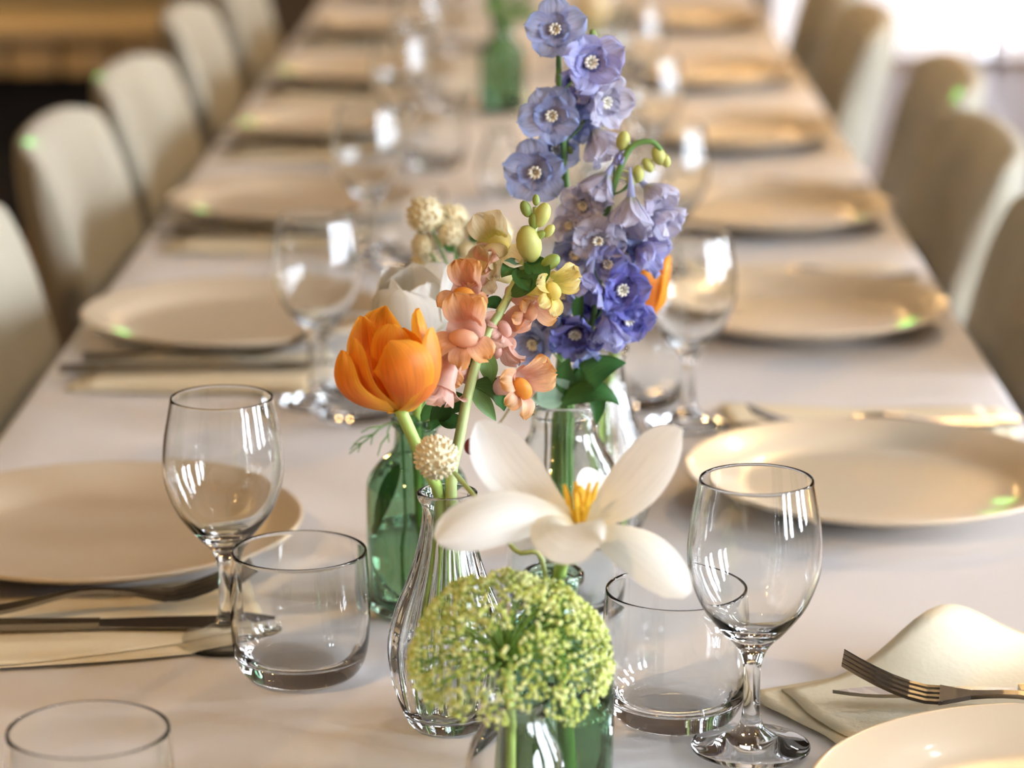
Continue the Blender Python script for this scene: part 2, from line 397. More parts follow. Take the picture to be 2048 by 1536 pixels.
# warm pendant lamps of the hall, with some added as unseen warm fill
def pendant(loc, label, power, col=(1.0, 0.62, 0.25)):
    t = thing('pendant_lamp', (loc[0], loc[1], loc[2]), label, 'lamp', 'warm pendant lamps of the hall')
    link('cord', MB().add(*tube([(0, 0, 0.12), (0, 0, ZC-loc[2])], 0.004, 6)).mesh('cord', M['black'], uv=False), t)
    v, f = lathe([(0.02, 0.13), (0.025, 0.10), (0.08, 0.05), (0.13, 0.0), (0.127, 0.0), (0.077, 0.047), (0.022, 0.095), (0.018, 0.125)], 24)
    link('lamp_shade', mesh('lamp_shade', v, f, M['lamp_metal']), t)
    v, f = ellipsoid((0, 0, 0.015), 0.035, 0.035, 0.045, 12, 8)
    link('bulb', mesh('bulb', v, f, M['bulb']), t)
    l = bpy.data.lights.new('pendant_light', 'POINT'); l.energy = power; l.color = col; l.shadow_soft_size = 0.05
    lo = bpy.data.objects.new('pendant_light', l); COL.objects.link(lo); lo.parent = t; lo.location = (0, 0, -0.06)
M['bulb'] = emis('warm_bulb', (1.0, 0.62, 0.25), 25.0)
for i, (x, y, z) in enumerate([(-0.9, 0.2, 2.3), (0.9, 3.9, 2.2), (1.3, 7.3, 2.3), (-1.9, 6.0, 1.5), (0.35, 7.6, 2.3)]):  # lamps beside the camera and over the bench are added as fill
    pendant((x, y, z), ['brass pendant lamp hanging over the bench side beside the camera', 'brass pendant lamp hanging over the chairs by the side windows', 'brass pendant lamp hanging in front of the glazed far door', 'brass pendant lamp hanging over the wooden bench', 'brass pendant lamp hanging beyond the far end of the table'][i], (48, 45, 30, 50, 30)[i])

# unseen ceiling spotlights, added to put sparkle on the glassware
M['spot_bulb'] = emis('cool_spot_bulb', (0.90, 0.97, 1.0), 260.0)
SPOT_RING = lathe([(0.035, 0.0), (0.055, 0.0), (0.055, -0.012), (0.040, -0.014), (0.035, -0.004)], 20)
SPOT_LENS = lathe([(0.0, -0.006), (0.020, -0.007), (0.034, -0.004)], 16)
for i, (x, y) in enumerate([(0.6, 0.2), (1.5, 0.4), (0.6, 2.6), (1.5, 2.8), (0.6, 5.2), (1.5, 5.2)]):
    t = thing('ceiling_spotlight', (x, y, ZC), 'small round ceiling spotlight, %s along the %s row' % (ORD[i//2], 'inner' if x < 1 else 'window side'), 'light', 'ceiling spotlights')
    link('trim_ring', mesh('trim_ring', *SPOT_RING, M['frame']), t); link('lens', mesh('lens', *SPOT_LENS, M['spot_bulb']), t)
# party laser projector on the ceiling: narrow green beams landing on plates and chairs
lp = thing('laser_projector', (0.0, 2.6, 1.80), 'small black party laser projector hanging above the table', 'projector')
link('housing', box_me('housing', -0.07, 0.07, -0.05, 0.05, 0.02, 0.12, M['black'], 0.006), lp)
link('cord', MB().add(*tube([(0, 0, 0.12), (0, 0, ZC-1.80)], 0.005, 6)).mesh('cord', M['black'], uv=False), lp)
v, f = lathe([(0.0, 0.012), (0.018, 0.012), (0.022, 0.0), (0.026, 0.0), (0.026, 0.03), (0.0, 0.03)], 18); link('lens', mesh('lens', v, f, M['lamp_metal']), lp)
for (x, y, Y, pw) in [(248, 650, 2.27, 1.0), (405, 405, 2.84, 0.35), (498, 240, 3.37, 0.8), (575, 132, 3.85, 0.5), (1996, 962, 1.80, 0.3), (1976, 984, 1.77, 0.3), (1985, 1008, 1.74, 0.25), (1812, 632, 2.32, 1.0), (1715, 418, 2.79, 0.4), (1604, 262, 3.30, 0.5), (1552, 146, 3.81, 0.3), (1925, 215, 3.25, 0.9), (76, 248, 2.76, 0.5), (212, 112, 3.22, 0.5)]:
    l = bpy.data.lights.new('laser_beam', 'SPOT'); l.energy = 520*pw; l.color = (0.15, 1.0, 0.22); l.spot_size = math.radians(1.0); l.spot_blend = 1.0; l.shadow_soft_size = 0.001
    o = bpy.data.objects.new('laser_beam', l); COL.objects.link(o); o.parent = lp
    o.rotation_euler = (at(x, y, Y)-Vector((0.0, 2.6, 1.80))).to_track_quat('-Z', 'Y').to_euler()

# wooden bench far behind the chairs (pale panels under the seat, black block below in place of shade)
bx0, bx1, by = -3.2, -0.88, 6.5
bench = thing('wooden_bench', ((bx0+bx1)/2, by, 0), 'tan wooden bench with square front panels behind the pale chairs', 'bench')
off = Vector(bench.location)
def bpart(nme, x0, x1, y0, y1, z0, z1, m, bev=0.004):
    return link(nme, box_me(nme, x0-off.x, x1-off.x, y0-off.y, y1-off.y, z0, z1, m, bev), bench)
bpart('seat', bx0, bx1, by-0.02, by+0.40, 0.485, 0.515, M['bench_wood'])
bpart('backrest', bx0, bx1, by+0.36, by+0.40, 0.515, 0.95, M['bench_dark'])
n = 19; w = (bx1-bx0)/n
for i in range(n): bpart('panel', bx0+w*i+0.008, bx0+w*(i+1)-0.008, by, by+0.02, 0.40, 0.484, M['bench_wood'])
bpart('rail', bx0, bx1, by+0.02, by+0.04, 0.40, 0.484, M['bench_dark'])
bpart('plinth', bx0+0.05, bx1-0.05, by+0.10, by+0.36, 0.0, 0.40, M['black'])  # black block put in for the deep shade under the bench
for x in (bx0, bx1-0.06): bpart('leg', x, x+0.06, by+0.02, by+0.10, 0.0, 0.40, M['bench_dark'])

# ================================================================== TABLE AND CLOTH
TY0, TY1, HW = 0.35, 6.3, 0.378
table = thing('banquet_table', (0, (TY0+TY1)/2, 0), 'long narrow banquet table hidden under the white cloth', 'table')
o_ = Vector(table.location)
link('tabletop', box_me('tabletop', -HW+0.006, HW-0.006, TY0-o_.y+0.006, TY1-o_.y-0.006, TZ-0.03, TZ-0.004, M['bench_wood']), table)
for x in (-0.05, 0.05):
    for y in (TY0+0.15, 1.55, 3.62, 5.0, TY1-0.15):
        link('leg', box_me('leg', x-0.02, x+0.02, y-o_.y-0.02, y-o_.y+0.02, 0, TZ-0.03, M['chair_leg']), table)
def tablecloth():
    rnd = random.Random(3)
    prof = []                                     # cross-section x,z
    drop = 0.20
    for i in range(7): prof.append((-HW-0.004, TZ-drop+drop*0.96*i/7, 0.0))
    for i in range(5): a = math.pi/2*i/4; prof.append((-HW+0.004-0.008*math.cos(a), TZ-0.008+0.008*math.sin(a), 1))
    for i in range(1, 20): prof.append((-HW+0.004+(2*HW-0.008)*i/20, TZ, 1))
    for i in range(5): a = math.pi/2*i/4; prof.append((HW-0.004+0.008*math.sin(a), TZ-0.008+0.008*math.cos(a), 1))
    for i in range(1, 8): prof.append((HW+0.004, TZ-drop*0.04-drop*0.96*i/7, 0.0))
    ny = 260; v, f = [], []
    for k in range(ny+1):
        y = TY0+(TY1-TY0)*k/ny
        for (x, z, top) in prof:
            dx = 0
            if z < TZ-0.012:
                q = (TZ-z)/drop; dx = math.copysign(1, x)*0.006*q*(math.sin(y*21+math.sin(y*7)*2)+0.5*math.sin(y*47+1))
                dx = max(dx, 0) if x > 0 else min(dx, 0)
            if top and abs(x) < HW-0.006: z = z-0.0006*(1+math.sin(x*17+1.3*math.sin(y*5)))-0.0005*(1+math.sin(y*31+2*math.sin(x*9)))
            v.append((x+dx, y-o_.y, z))
    m = len(prof)
    f = [(k*m+i, k*m+i+1, (k+1)*m+i+1, (k+1)*m+i) for k in range(ny) for i in range(m-1)]
    # hem at both ends
    return mesh('tablecloth', v, f, M['cloth'])
tag(link('tablecloth', tablecloth(), None, (0, o_.y, 0)), 'long white tablecloth covering the banquet table', 'tablecloth')

# ================================================================== CHAIRS
ORD = ['first', 'second', 'third', 'fourth', 'fifth', 'sixth', 'seventh', 'eighth']
def backrest_me():
    nu, nv = 14, 12; v = []
    H = 0.405
    fr, bk = [], []
    for i in range(nv+1):
        t = 1-(1-i/nv)**1.3
        for j in range(nu+1):
            s = math.copysign(1-(1-abs(-1+2*j/nu))**1.25, -1+2*j/nu)
            hw = 0.205-0.02*(1-t)**2
            y = s*hw*(1-0.05*t**8)
            z = 0.44+H*t-0.016*t**3*abs(s)**4.0
            x = -0.195-0.085*t+0.045*abs(s)**2.5*(1-0.25*t)
            th = 0.030*(1-0.55*max(0, (t-0.8)/0.2)**2)*(1-0.35*abs(s)**4)
            if 0.62 < abs(s) < 0.85: th2 = th-0.006
            else: th2 = th
            fr.append(Vector((x+th2, y, z))); bk.append(Vector((x-th*0.75, y, z)))
    m = nu+1; N = len(fr); f = []
    for i in range(nv):
        for j in range(nu):
            a, b_, c, d = i*m+j, i*m+j+1, (i+1)*m+j+1, (i+1)*m+j
            f.append((a, b_, c, d)); f.append((N+d, N+c, N+b_, N+a))
    for i in range(nv):
        f.append((i*m, (i+1)*m, N+(i+1)*m, N+i*m)); f.append((i*m+nu, N+i*m+nu, N+(i+1)*m+nu, (i+1)*m+nu))
    for j in range(nu):
        f.append((j, N+j, N+j+1, j+1)); f.append((nv*m+j, nv*m+j+1, N+nv*m+j+1, N+nv*m+j))
    return mesh('backrest', fr+bk, f, M['chair_fabric'])
CH = {'backrest': backrest_me(), 'seat': box_me('seat', -0.205, 0.205, -0.205, 0.205, 0.39, 0.465, M['chair_fabric'], 0.025),
      'seat_frame': box_me('seat_frame', -0.19, 0.19, -0.19, 0.19, 0.355, 0.389, M['chair_leg'], 0.004)}
def leg_me():
    v, f = tube([(0, 0, 0.0), (0, 0, 0.356)], [0.012, 0.019], 10); return mesh('leg', v, f, M['chair_leg'])
CH['leg'] = leg_me()
def chair(x, y, side, label, group, rz=0.0):
    t = thing('dining_chair', (x, y, 0), label, 'chair', group, (0 if side < 0 else math.pi)+rz)
    bk = link('backrest', CH['backrest'], t)
    md = bk.modifiers.new('soft', 'SUBSURF'); md.levels = 2; md.render_levels = 2
    link('seat', CH['seat'], t); link('seat_frame', CH['seat_frame'], t)
    for sx in (-0.165, 0.165):
        for sy in (-0.165, 0.165): link('leg', CH['leg'], t, (sx, sy, 0))
for i, (dx, y, rz) in enumerate([(0.0, 2.30, 0.0), (0.0, 2.88, 0.02), (0.01, 3.32, -0.02), (0.0, 3.93, 0.02), (0.0, 4.48, 0.0)]):
    chair(-0.232+dx, y, -1, 'pale upholstered chair on the bench side, %s in view from the camera' % ORD[i], 'chairs along the bench side', rz)
for i, (dx, y, rz) in enumerate([(0.0, 2.36, 0.0), (0.0, 2.86, 0.02), (0.035, 3.36, -0.02), (0.0, 3.95, 0.0), (0.01, 4.46, 0.02)]):
    chair(0.212+dx, y, 1, 'shaded grey upholstered chair on the window side, %s in view from the camera' % ORD[i], 'chairs along the window side', rz)

# ================================================================== PLATES
PR = 0.130
def plate_me():
    out = [(0.055, 0.0), (0.075, 0.0), (0.079, 0.003), (0.105, 0.0095), (0.124, 0.0165), (0.1295, 0.0190)]
    inn = [(0.1285, 0.0215), (0.122, 0.0195), (0.108, 0.0145), (0.095, 0.0085), (0.080, 0.0062), (0.045, 0.0052)]
    o = [(p.x, p.y) for p in catmull([(a, c, 0) for a, c in out], 3)]; i = [(p.x, p.y) for p in catmull([(a, c, 0) for a, c in inn], 3)]
    v, f = lathe([(0, 0.0015)]+[(0.05, 0.0015)]+o+[(PR, 0.0205)]+i+[(0, 0.005)], 72)
    return mesh('plate', v, f, M['plate'])
PL = plate_me()
LP = [(-0.262, 1.703), (-0.243, 2.315), (-0.242, 2.862), (-0.230, 3.40), (-0.228, 3.87), (-0.222, 4.43), (-0.23, 4.97)]
RP = [(0.277, 1.245), (0.245, 1.828), (0.237, 2.356), (0.243, 2.828), (0.235, 3.335), (0.238, 3.855), (0.240, 4.52)]
for i, (x, y) in enumerate(LP):
    tag(link('plate', PL, None, (x, y, TZ+0.0005)), 'round cream plate on the bench side of the table, %s from the camera' % ORD[i], 'plate', 'plates along the bench side')
for i, (x, y) in enumerate(RP):
    tag(link('plate', PL, None, (x, y, TZ+0.0005)), 'round cream plate on the window side of the table, %s from the camera' % ORD[i], 'plate', 'plates along the window side')

# ================================================================== GLASSES
def wine_me():
    out = [(0.0300, 0.0), (0.0310, 0.0012), (0.0290, 0.0030), (0.018, 0.0062), (0.0075, 0.0115), (0.0048, 0.020), (0.0043, 0.034), (0.0048, 0.046),
           (0.0085, 0.0555), (0.0165, 0.0640), (0.0268, 0.0775), (0.0328, 0.0925), (0.0345, 0.1055), (0.0333, 0.121), (0.0308, 0.135), (0.0290, 0.1445)]
    inn = [(0.0278, 0.1445), (0.0296, 0.135), (0.0320, 0.121), (0.0331, 0.1055), (0.0313, 0.093), (0.0250, 0.0785), (0.0150, 0.0675), (0.006, 0.0632), (0.001, 0.0625)]
    v, f = lathe(vessel(out, inn, 5), 64); return mesh('wine_glass', v, f, M['glass'])
def tumbler_me():
    out = [(0.022, 0.0), (0.0285, 0.0012), (0.0335, 0.006), (0.0368, 0.014), (0.0384, 0.028), (0.0386, 0.045), (0.0380, 0.060), (0.0372, 0.0725)]
    inn = [(0.0357, 0.0725), (0.0365, 0.060), (0.0370, 0.045), (0.0367, 0.030), (0.0345, 0.0175), (0.029, 0.0125), (0.015, 0.0112), (0.001, 0.011)]
    v, f = lathe(vessel(out, inn, 5), 64); return mesh('tumbler', v, f, M['glass'])
WG, TU = wine_me(), tumbler_me()
LW = [(-0.1605, 1.5254), (-0.1525, 2.0786), (-0.150, 2.640), (-0.148, 3.20), (-0.150, 3.68), (-0.148, 4.22)]
LT = [(-0.185, 1.195), (-0.113, 1.468), (-0.118, 2.030), (-0.112, 2.590), (-0.110, 3.15), (-0.112, 3.62), (-0.110, 4.17)]
RW = [(0.1290, 1.3624), (0.1270, 2.0153), (0.135, 2.53), (0.133, 3.02), (0.132, 3.52), (0.130, 4.06)]
RT = [(0.0912, 1.403), (0.092, 2.075), (0.090, 2.59), (0.092, 3.08), (0.090, 3.58), (0.092, 4.12)]
for lst, me, nme, cat, what, sidew in ((LW, WG, 'wine_glass', 'wine glass', 'clear stemmed wine glass', 'bench'), (RW, WG, 'wine_glass', 'wine glass', 'clear stemmed wine glass', 'window'),
                                       (LT, TU, 'tumbler', 'glass', 'clear water tumbler', 'bench'), (RT, TU, 'tumbler', 'glass', 'clear water tumbler', 'window')):
    for i, (x, y) in enumerate(lst):
        tag(link(nme, me, None, (x, y, TZ+0.0004)), '%s in the row on the %s side, %s from the camera' % (what, sidew, ORD[i]), cat, '%ss on the %s side' % (what, sidew))

# ================================================================== NAPKINS, FORKS, KNIVES
def napkin_layer(nme, w, l, z, amp, seed, corner=0.0):
    rnd = random.Random(seed); p = [rnd.uniform(0, 6.28) for _ in range(4)]; nx, ny = 22, 16; v, uv = [], []
    for i in range(ny+1):
        for j in range(nx+1):
            a, c = j/nx, i/ny
            x, y = (a-0.5)*l, (c-0.5)*w
            hz = z+amp*(0.5+0.5*math.sin(a*7+p[0]+c*3))*(0.3+0.7*c)+amp*0.5*math.sin(c*9+p[1]+a*4)**2
            if corner: hz += corner*max(0, (c-0.45)/0.55)**2*math.exp(-((a-0.55)/0.22)**2)
            x += 0.004*math.sin(c*5+p[2]); y += 0.004*math.sin(a*6+p[3]); v.append((x, y, hz)); uv.append((a, c))
    f = [(i*(nx+1)+j, i*(nx+1)+j+1, (i+1)*(nx+1)+j+1, (i+1)*(nx+1)+j) for i in range(ny) for j in range(nx)]
    return mesh(nme, v, f, M['napkin'], uv)
def napkin(x, y, rz, label, seed, w=0.115, l=0.20, corner=0.0):
    t = thing('napkin', (x, y, TZ), label, 'napkin', 'cream napkins under the cutlery', rz)
    for k, (q, sh, r) in enumerate(((0.0012, 0.0, 0.0), (0.0028, 0.006, 0.05))):
        o = link('fold', napkin_layer('fold', w-0.008*k, l-0.012*k, q, 0.0012, seed+k, corner if k else 0.0), t)
        o.location = (sh, sh*0.5, 0); o.rotation_euler = (0, 0, r)
        md = o.modifiers.new('thick', 'SOLIDIFY'); md.thickness = 0.0007; md.offset = 1
def fork_parts():
    # along +X: handle end at -0.09, tines end at +0.09 ; side profile arches
    def zc(x):
        return 0.0035+0.0085*math.exp(-((x+0.005)/0.035)**2)*0.9+(0.014*max(0, (x-0.045)/0.045)**1.5)
    def slab(xs, hw, th):
        v, f = [], []
        for x, h in zip(xs, hw):
            z = zc(x); v += [(x, -h, z-th), (x, h, z-th), (x, h, z+th), (x, -h, z+th)]
        for i in range(len(xs)-1):
            for j in range(4): q = (j+1) % 4; f.append((i*4+j, (i+1)*4+j, (i+1)*4+q, i*4+q))
        e = (len(xs)-1)*4; f += [(3, 2, 1, 0), (e, e+1, e+2, e+3)][::-1]; f[-2:] = [(0, 1, 2, 3), (e+3, e+2, e+1, e)]
        return v, f
    xs = [-0.09+0.13*i/16 for i in range(17)]
    hw = [0.0095-0.0062*min(1, (x+0.09)/0.085)**0.8 if x < 0.022 else 0.0033+0.0095*((x-0.022)/0.018) for x in xs]
    b = MB(); b.add(*slab(xs, hw, 0.0012)); H = b.mesh('handle', M['steel'], smooth=False, uv=False)
    T = []
    for k in range(4):
        yy = -0.0105+0.007*k; b = MB(); xs2 = [0.038+0.054*i/6 for i in range(7)]
        v, f = slab(xs2, [0.0019-0.0010*(i/6)**2 for i in range(7)], 0.0009)
        b.add([(q[0], q[1]+yy, q[2]) for q in v], f); T.append(b.mesh('tine', M['steel'], smooth=False, uv=False))
    return H, T
FH, FT = fork_parts()
def fork(loc, rz, label, tilt=0.0, roll=0.0):
    t = thing('fork', loc, label, 'fork', 'steel forks'); t.rotation_euler = (roll, tilt, rz)
    link('handle', FH, t)
    for m in FT: link('tine', m, t)
def knife_parts():
    b = MB(); xs = [-0.11+0.12*i/10 for i in range(11)]; v, f = [], []
    for i, x in enumerate(xs):
        h = 0.0075-0.0028*(i/10); z = 0.0022
        v += [(x, -h, z-0.0018), (x, h, z-0.0018), (x, h, z+0.0018), (x, -h, z+0.0018)]
    for i in range(10):
        for j in range(4): q = (j+1) % 4; f.append((i*4+j, (i+1)*4+j, (i+1)*4+q, i*4+q))
    f += [(0, 1, 2, 3), (43, 42, 41, 40)]
    b.add(v, f); H = b.mesh('handle', M['steel'], smooth=False, uv=False)
    b = MB(); v, f = [], []
    for i in range(13):
        t = i/12; x = 0.010+0.10*t; hi = 0.0050+0.003*math.sin(t*2.4); lo = -0.0050-0.0035*math.sin(t*2.8)
        if t > 0.75: hi *= max(0.05, 1-((t-0.75)/0.25)**2); lo = lo*max(0.25, 1-((t-0.75)/0.25)**3)
        v += [(x, lo, 0.0014), (x, hi, 0.0012), (x, hi, 0.0032), (x, lo, 0.0018)]
    for i in range(12):
        for j in range(4): q = (j+1) % 4; f.append((i*4+j, (i+1)*4+j, (i+1)*4+q, i*4+q))
    f += [(0, 1, 2, 3), (51, 50, 49, 48)]
    b.add(v, f); B = b.mesh('blade', M['steel'], smooth=False, uv=False)
    return H, B
KH, KB = knife_parts()
def knife(loc, rz, label):
    t = thing('knife', loc, label, 'knife', 'steel table knives', rz)
    link('handle', KH, t); link('blade', KB, t)
NZ = TZ+0.0075
for i, (x, y) in enumerate(LP[:6]):
    near = i == 0
    cx, cy_ = (-0.245, 1.545) if i == 0 else (-0.255, y-0.150)
    napkin(cx, cy_, (0.26 if near else 0.03*(-1)**i), 'folded cream napkin beside the bench side plate, %s from the camera' % ORD[i], 10+i, w=0.12, l=0.19)
    fork((cx+0.004, cy_+0.008, NZ+0.003) if near else (cx-0.006, cy_+0.024, NZ), 0.30 if near else 0.09, 'steel fork on the napkin of the bench side, %s from the camera' % ORD[i])
    knife((cx+0.0, cy_-(0.014 if near else 0.006), NZ-0.001), 0.06 if near else 0.08*(-1)**(i+1), 'steel table knife on the napkin of the bench side, %s from the camera' % ORD[i])
for i, (x, y) in enumerate(RP[:6]):
    near = i == 0
    cx, cy_ = (0.252, 1.438) if near else (x+0.015, y+0.172)
    napkin(cx, cy_, (0.42 if near else math.pi+0.06*(-1)**i), 'folded cream napkin beyond the window side plate, %s from the camera' % ORD[i], 30+i, w=0.105 if near else 0.125, l=0.21, corner=0.03 if near else 0.004)
    if near: fork((0.268, 1.381, NZ+0.005), math.pi-0.16, 'steel fork with raised tines crossing the knife behind the first window side plate', tilt=-0.08, roll=0.0)
    else: fork((cx, cy_-0.025, NZ), math.pi+0.10, 'steel fork on the napkin of the window side, %s from the camera' % ORD[i])
    knife((cx+0.034 if near else cx, cy_-(0.021 if near else 0.008), NZ-0.001+(0.004 if near else 0)), math.pi+(0.03 if near else 0.06), 'steel table knife on the napkin of the window side, %s from the camera' % ORD[i])

# ================================================================== VASES
def bottle_me():
    out = [(0.022, 0.0), (0.0275, 0.001), (0.0298, 0.005), (0.0300, 0.03), (0.0300, 0.070), (0.0285, 0.081), (0.0215, 0.0905), (0.0150, 0.0965), (0.0130, 0.102), (0.0128, 0.1105), (0.0148, 0.1125), (0.0150, 0.1160)]
    inn = [(0.0118, 0.1160), (0.0108, 0.110), (0.0108, 0.102), (0.0130, 0.0955), (0.0200, 0.0890), (0.0268, 0.0795), (0.0280, 0.069), (0.0280, 0.03), (0.0275, 0.008), (0.022, 0.005), (0.001, 0.0045)]
    v, f = lathe(vessel(out, inn, 5), 56); return mesh('bottle', v, f, M['green_glass'])
def ribbed_me():
    out = [(0.017, 0.0), (0.0200, 0.0012), (0.0240, 0.008), (0.0285, 0.022), (0.0308, 0.040), (0.0300, 0.052), (0.0262, 0.066), (0.0200, 0.082), (0.0155, 0.098), (0.0132, 0.112), (0.0130, 0.120), (0.0152, 0.1245), (0.0158, 0.1275)]
    inn = [(0.0134, 0.1275), (0.0112, 0.120), (0.0112, 0.112), (0.0134, 0.098), (0.0180, 0.082), (0.0242, 0.066), (0.0280, 0.052), (0.0288, 0.040), (0.0265, 0.023), (0.0215, 0.0105), (0.015, 0.007), (0.001, 0.0065)]
    pr = vessel(out, inn, 5); n_out = 1+(len(out)-1)*5+1
    v, f = [], []; zs = []
    n = 96
    def amp_fn(idx, z): return 0.035*max(0, min(1, (z-0.004)/0.02))*max(0, min(1, (0.120-z)/0.02)) if idx <= n_out else 0.0
    rows = []
    for k, (r, z) in enumerate(pr):
        if r < 1e-6: rows.append([len(v)]); v.append((0, 0, z)); continue
        a_ = amp_fn(k, z); row = []
        for i in range(n):
            t = 2*math.pi*i/n; rr = r*(1+a_*math.cos(16*t)); row.append(len(v)); v.append((rr*math.cos(t), rr*math.sin(t), z))
        rows.append(row)
    for a, c in zip(rows[:-1], rows[1:]):
        for i in range(n):
            j = (i+1) % n
            if len(a) == 1: f.append((a[0], c[j], c[i]))
            elif len(c) == 1: f.append((a[i], a[j], c[0]))
            else: f.append((a[i], a[j], c[j], c[i]))
    return mesh('ribbed_vase', v, f, M['ribbed_glass'])
def jar_me():
    out = [(0.024, 0.0), (0.029, 0.001), (0.0325, 0.006), (0.0335, 0.03), (0.0335, 0.072), (0.0315, 0.086), (0.0250, 0.098), (0.0205, 0.106), (0.0195, 0.112), (0.0200, 0.118), (0.0225, 0.121), (0.0226, 0.125)]
    inn = [(0.0192, 0.125), (0.0176, 0.118), (0.0176, 0.112), (0.0186, 0.106), (0.0232, 0.0965), (0.0296, 0.085), (0.0315, 0.071), (0.0315, 0.03), (0.0300, 0.009), (0.022, 0.006), (0.001, 0.0055)]
    v, f = lathe(vessel(out, inn, 5), 56); return mesh('clear_bottle', v, f, M['ribbed_glass'])
def bud_me():
    out = [(0.014, 0.0), (0.0175, 0.001), (0.0215, 0.008), (0.0245, 0.022), (0.0240, 0.036), (0.0205, 0.048), (0.0160, 0.057), (0.0142, 0.063), (0.0150, 0.067), (0.0166, 0.0700)]
    inn = [(0.0150, 0.0700), (0.0134, 0.066), (0.0126, 0.062), (0.0144, 0.056), (0.0188, 0.047), (0.0223, 0.036), (0.0228, 0.023), (0.0198, 0.0105), (0.014, 0.006), (0.001, 0.0055)]
    v, f = lathe(vessel(out, inn, 5), 56); return mesh('bud_vase', v, f, M['glass'])
BOT, RIB, JAR, BUD = bottle_me(), ribbed_me(), jar_me(), bud_me()
def water_me(prof, top):
    p = [(r-0.0004, z) for r, z in prof if z < top]
    v, f = lathe([(0, prof[0][1])]+p+[(p[-1][0], top), (0, top)], 40); return mesh('water', v, f, M['water'])
WB = water_me([(0.020, 0.0052), (0.0265, 0.0085), (0.0275, 0.03), (0.0275, 0.045)], 0.050)
WR = water_me([(0.013, 0.0075), (0.0205, 0.0110), (0.0258, 0.0235)], 0.030)
def vase(nme, me, x, y, label, water=None, group=None):
    t = thing(nme, (x, y, TZ+0.0004), label, 'vase', group)
    link('glass_body', me, t)
    if water: link('water', water, t)
    return Vector((x, y, TZ))
V1 = vase('glass_bottle', BOT, -0.0540, 1.588, 'green glass bottle vase standing behind the ribbed vase and below the orange tulip', WB)
V2 = vase('ribbed_vase', RIB, -0.0286, 1.394, 'clear ribbed glass vase with tulip and snapdragon stems behind the green umbel', WR)
V3 = vase('clear_bottle', JAR, 0.0324, 1.592, 'clear round-shouldered glass bottle holding the blue delphiniums')
V4 = vase('ribbed_vase', RIB, 0.0585, 1.722, 'ribbed glass vase half hidden behind the delphinium bottle', WR)
V5 = vase('bud_vase', BUD, 0.0085, 1.247, 'small clear bud vase holding the green lace umbel')
V6 = vase('glass_bottle', BOT, 0.0265, 1.295, 'green glass bottle vase holding the open white tulip', WB)
V7 = vase('glass_bottle', BOT, -0.0386, 3.585, 'blurred green glass bottle vase in the far centrepiece', WB)
V8 = vase('clear_bottle', JAR, 0.0583, 2.735, 'clear glass bottle standing between the two centrepieces behind the blue spike')
V9 = vase('ribbed_vase', RIB, 0.085, 3.95, 'ribbed glass vase with a cream bloom in the far centrepiece')
V10 = vase('bud_vase', BUD, -0.03, 2.98, 'small empty bud vase on the table centre before the far green bottle')

# ================================================================== FLOWER BUILDERS
def flower(nme, base, label, cat='flower', group=None): return thing(nme, base, label, cat, group)
def part(nme, b, root, mats, smooth=True):
    o = Vector(root.location); b.v = sub(b.v, o); return link(nme, b.mesh(nme, mats, smooth), root)
def stem_part(root, pts, r0, r1, mat, nme='stem', k=6, n=8):
    c = catmull(pts, k); b = MB(); b.add(*tube(c, interp([r0, r1], len(c)), n)); return part(nme, b, root, mat)
def tulip(root, centre, axis, L, W, mats, seed, openness=1.0, extra=0):
    """cup of petals in whorls; centre = bottom of the cup"""
    rnd = random.Random(seed); A = Matrix.Translation(Vector(centre)-Vector(root.location)) @ frame_to(axis, 0.3)
    k = 0
    for (count, r0, l, w, ang, off) in ((3, 0.004, 0.94, 0.92, (62, 24, 4, -8, -14), 0.5), (3, 0.005, 1.0, 1.0, (72, 34, 8, -4, -8), 0.0)) + (((2, 0.002, 0.86, 0.8, (50, 20, 6, -4, -14), 0.2),) if extra else ()):
        for i in range(count):
            az = 2*math.pi*(i+off)/count+rnd.uniform(-0.12, 0.12)
            an = [q*openness*(1+rnd.uniform(-0.1, 0.1))+rnd.uniform(-3, 3)*openness for q in ang]
            v, f, uv = petal(L*l*rnd.uniform(0.94, 1.05), W*w, an, 0.62, 'tulip', 10, 14, r0, 0.0012, seed*10+k)
            R = A @ Matrix.Rotation(az, 4, 'Z')
            me = mesh('petal', v, f, mats, uv); link('petal', me, root, mat4=R); k += 1

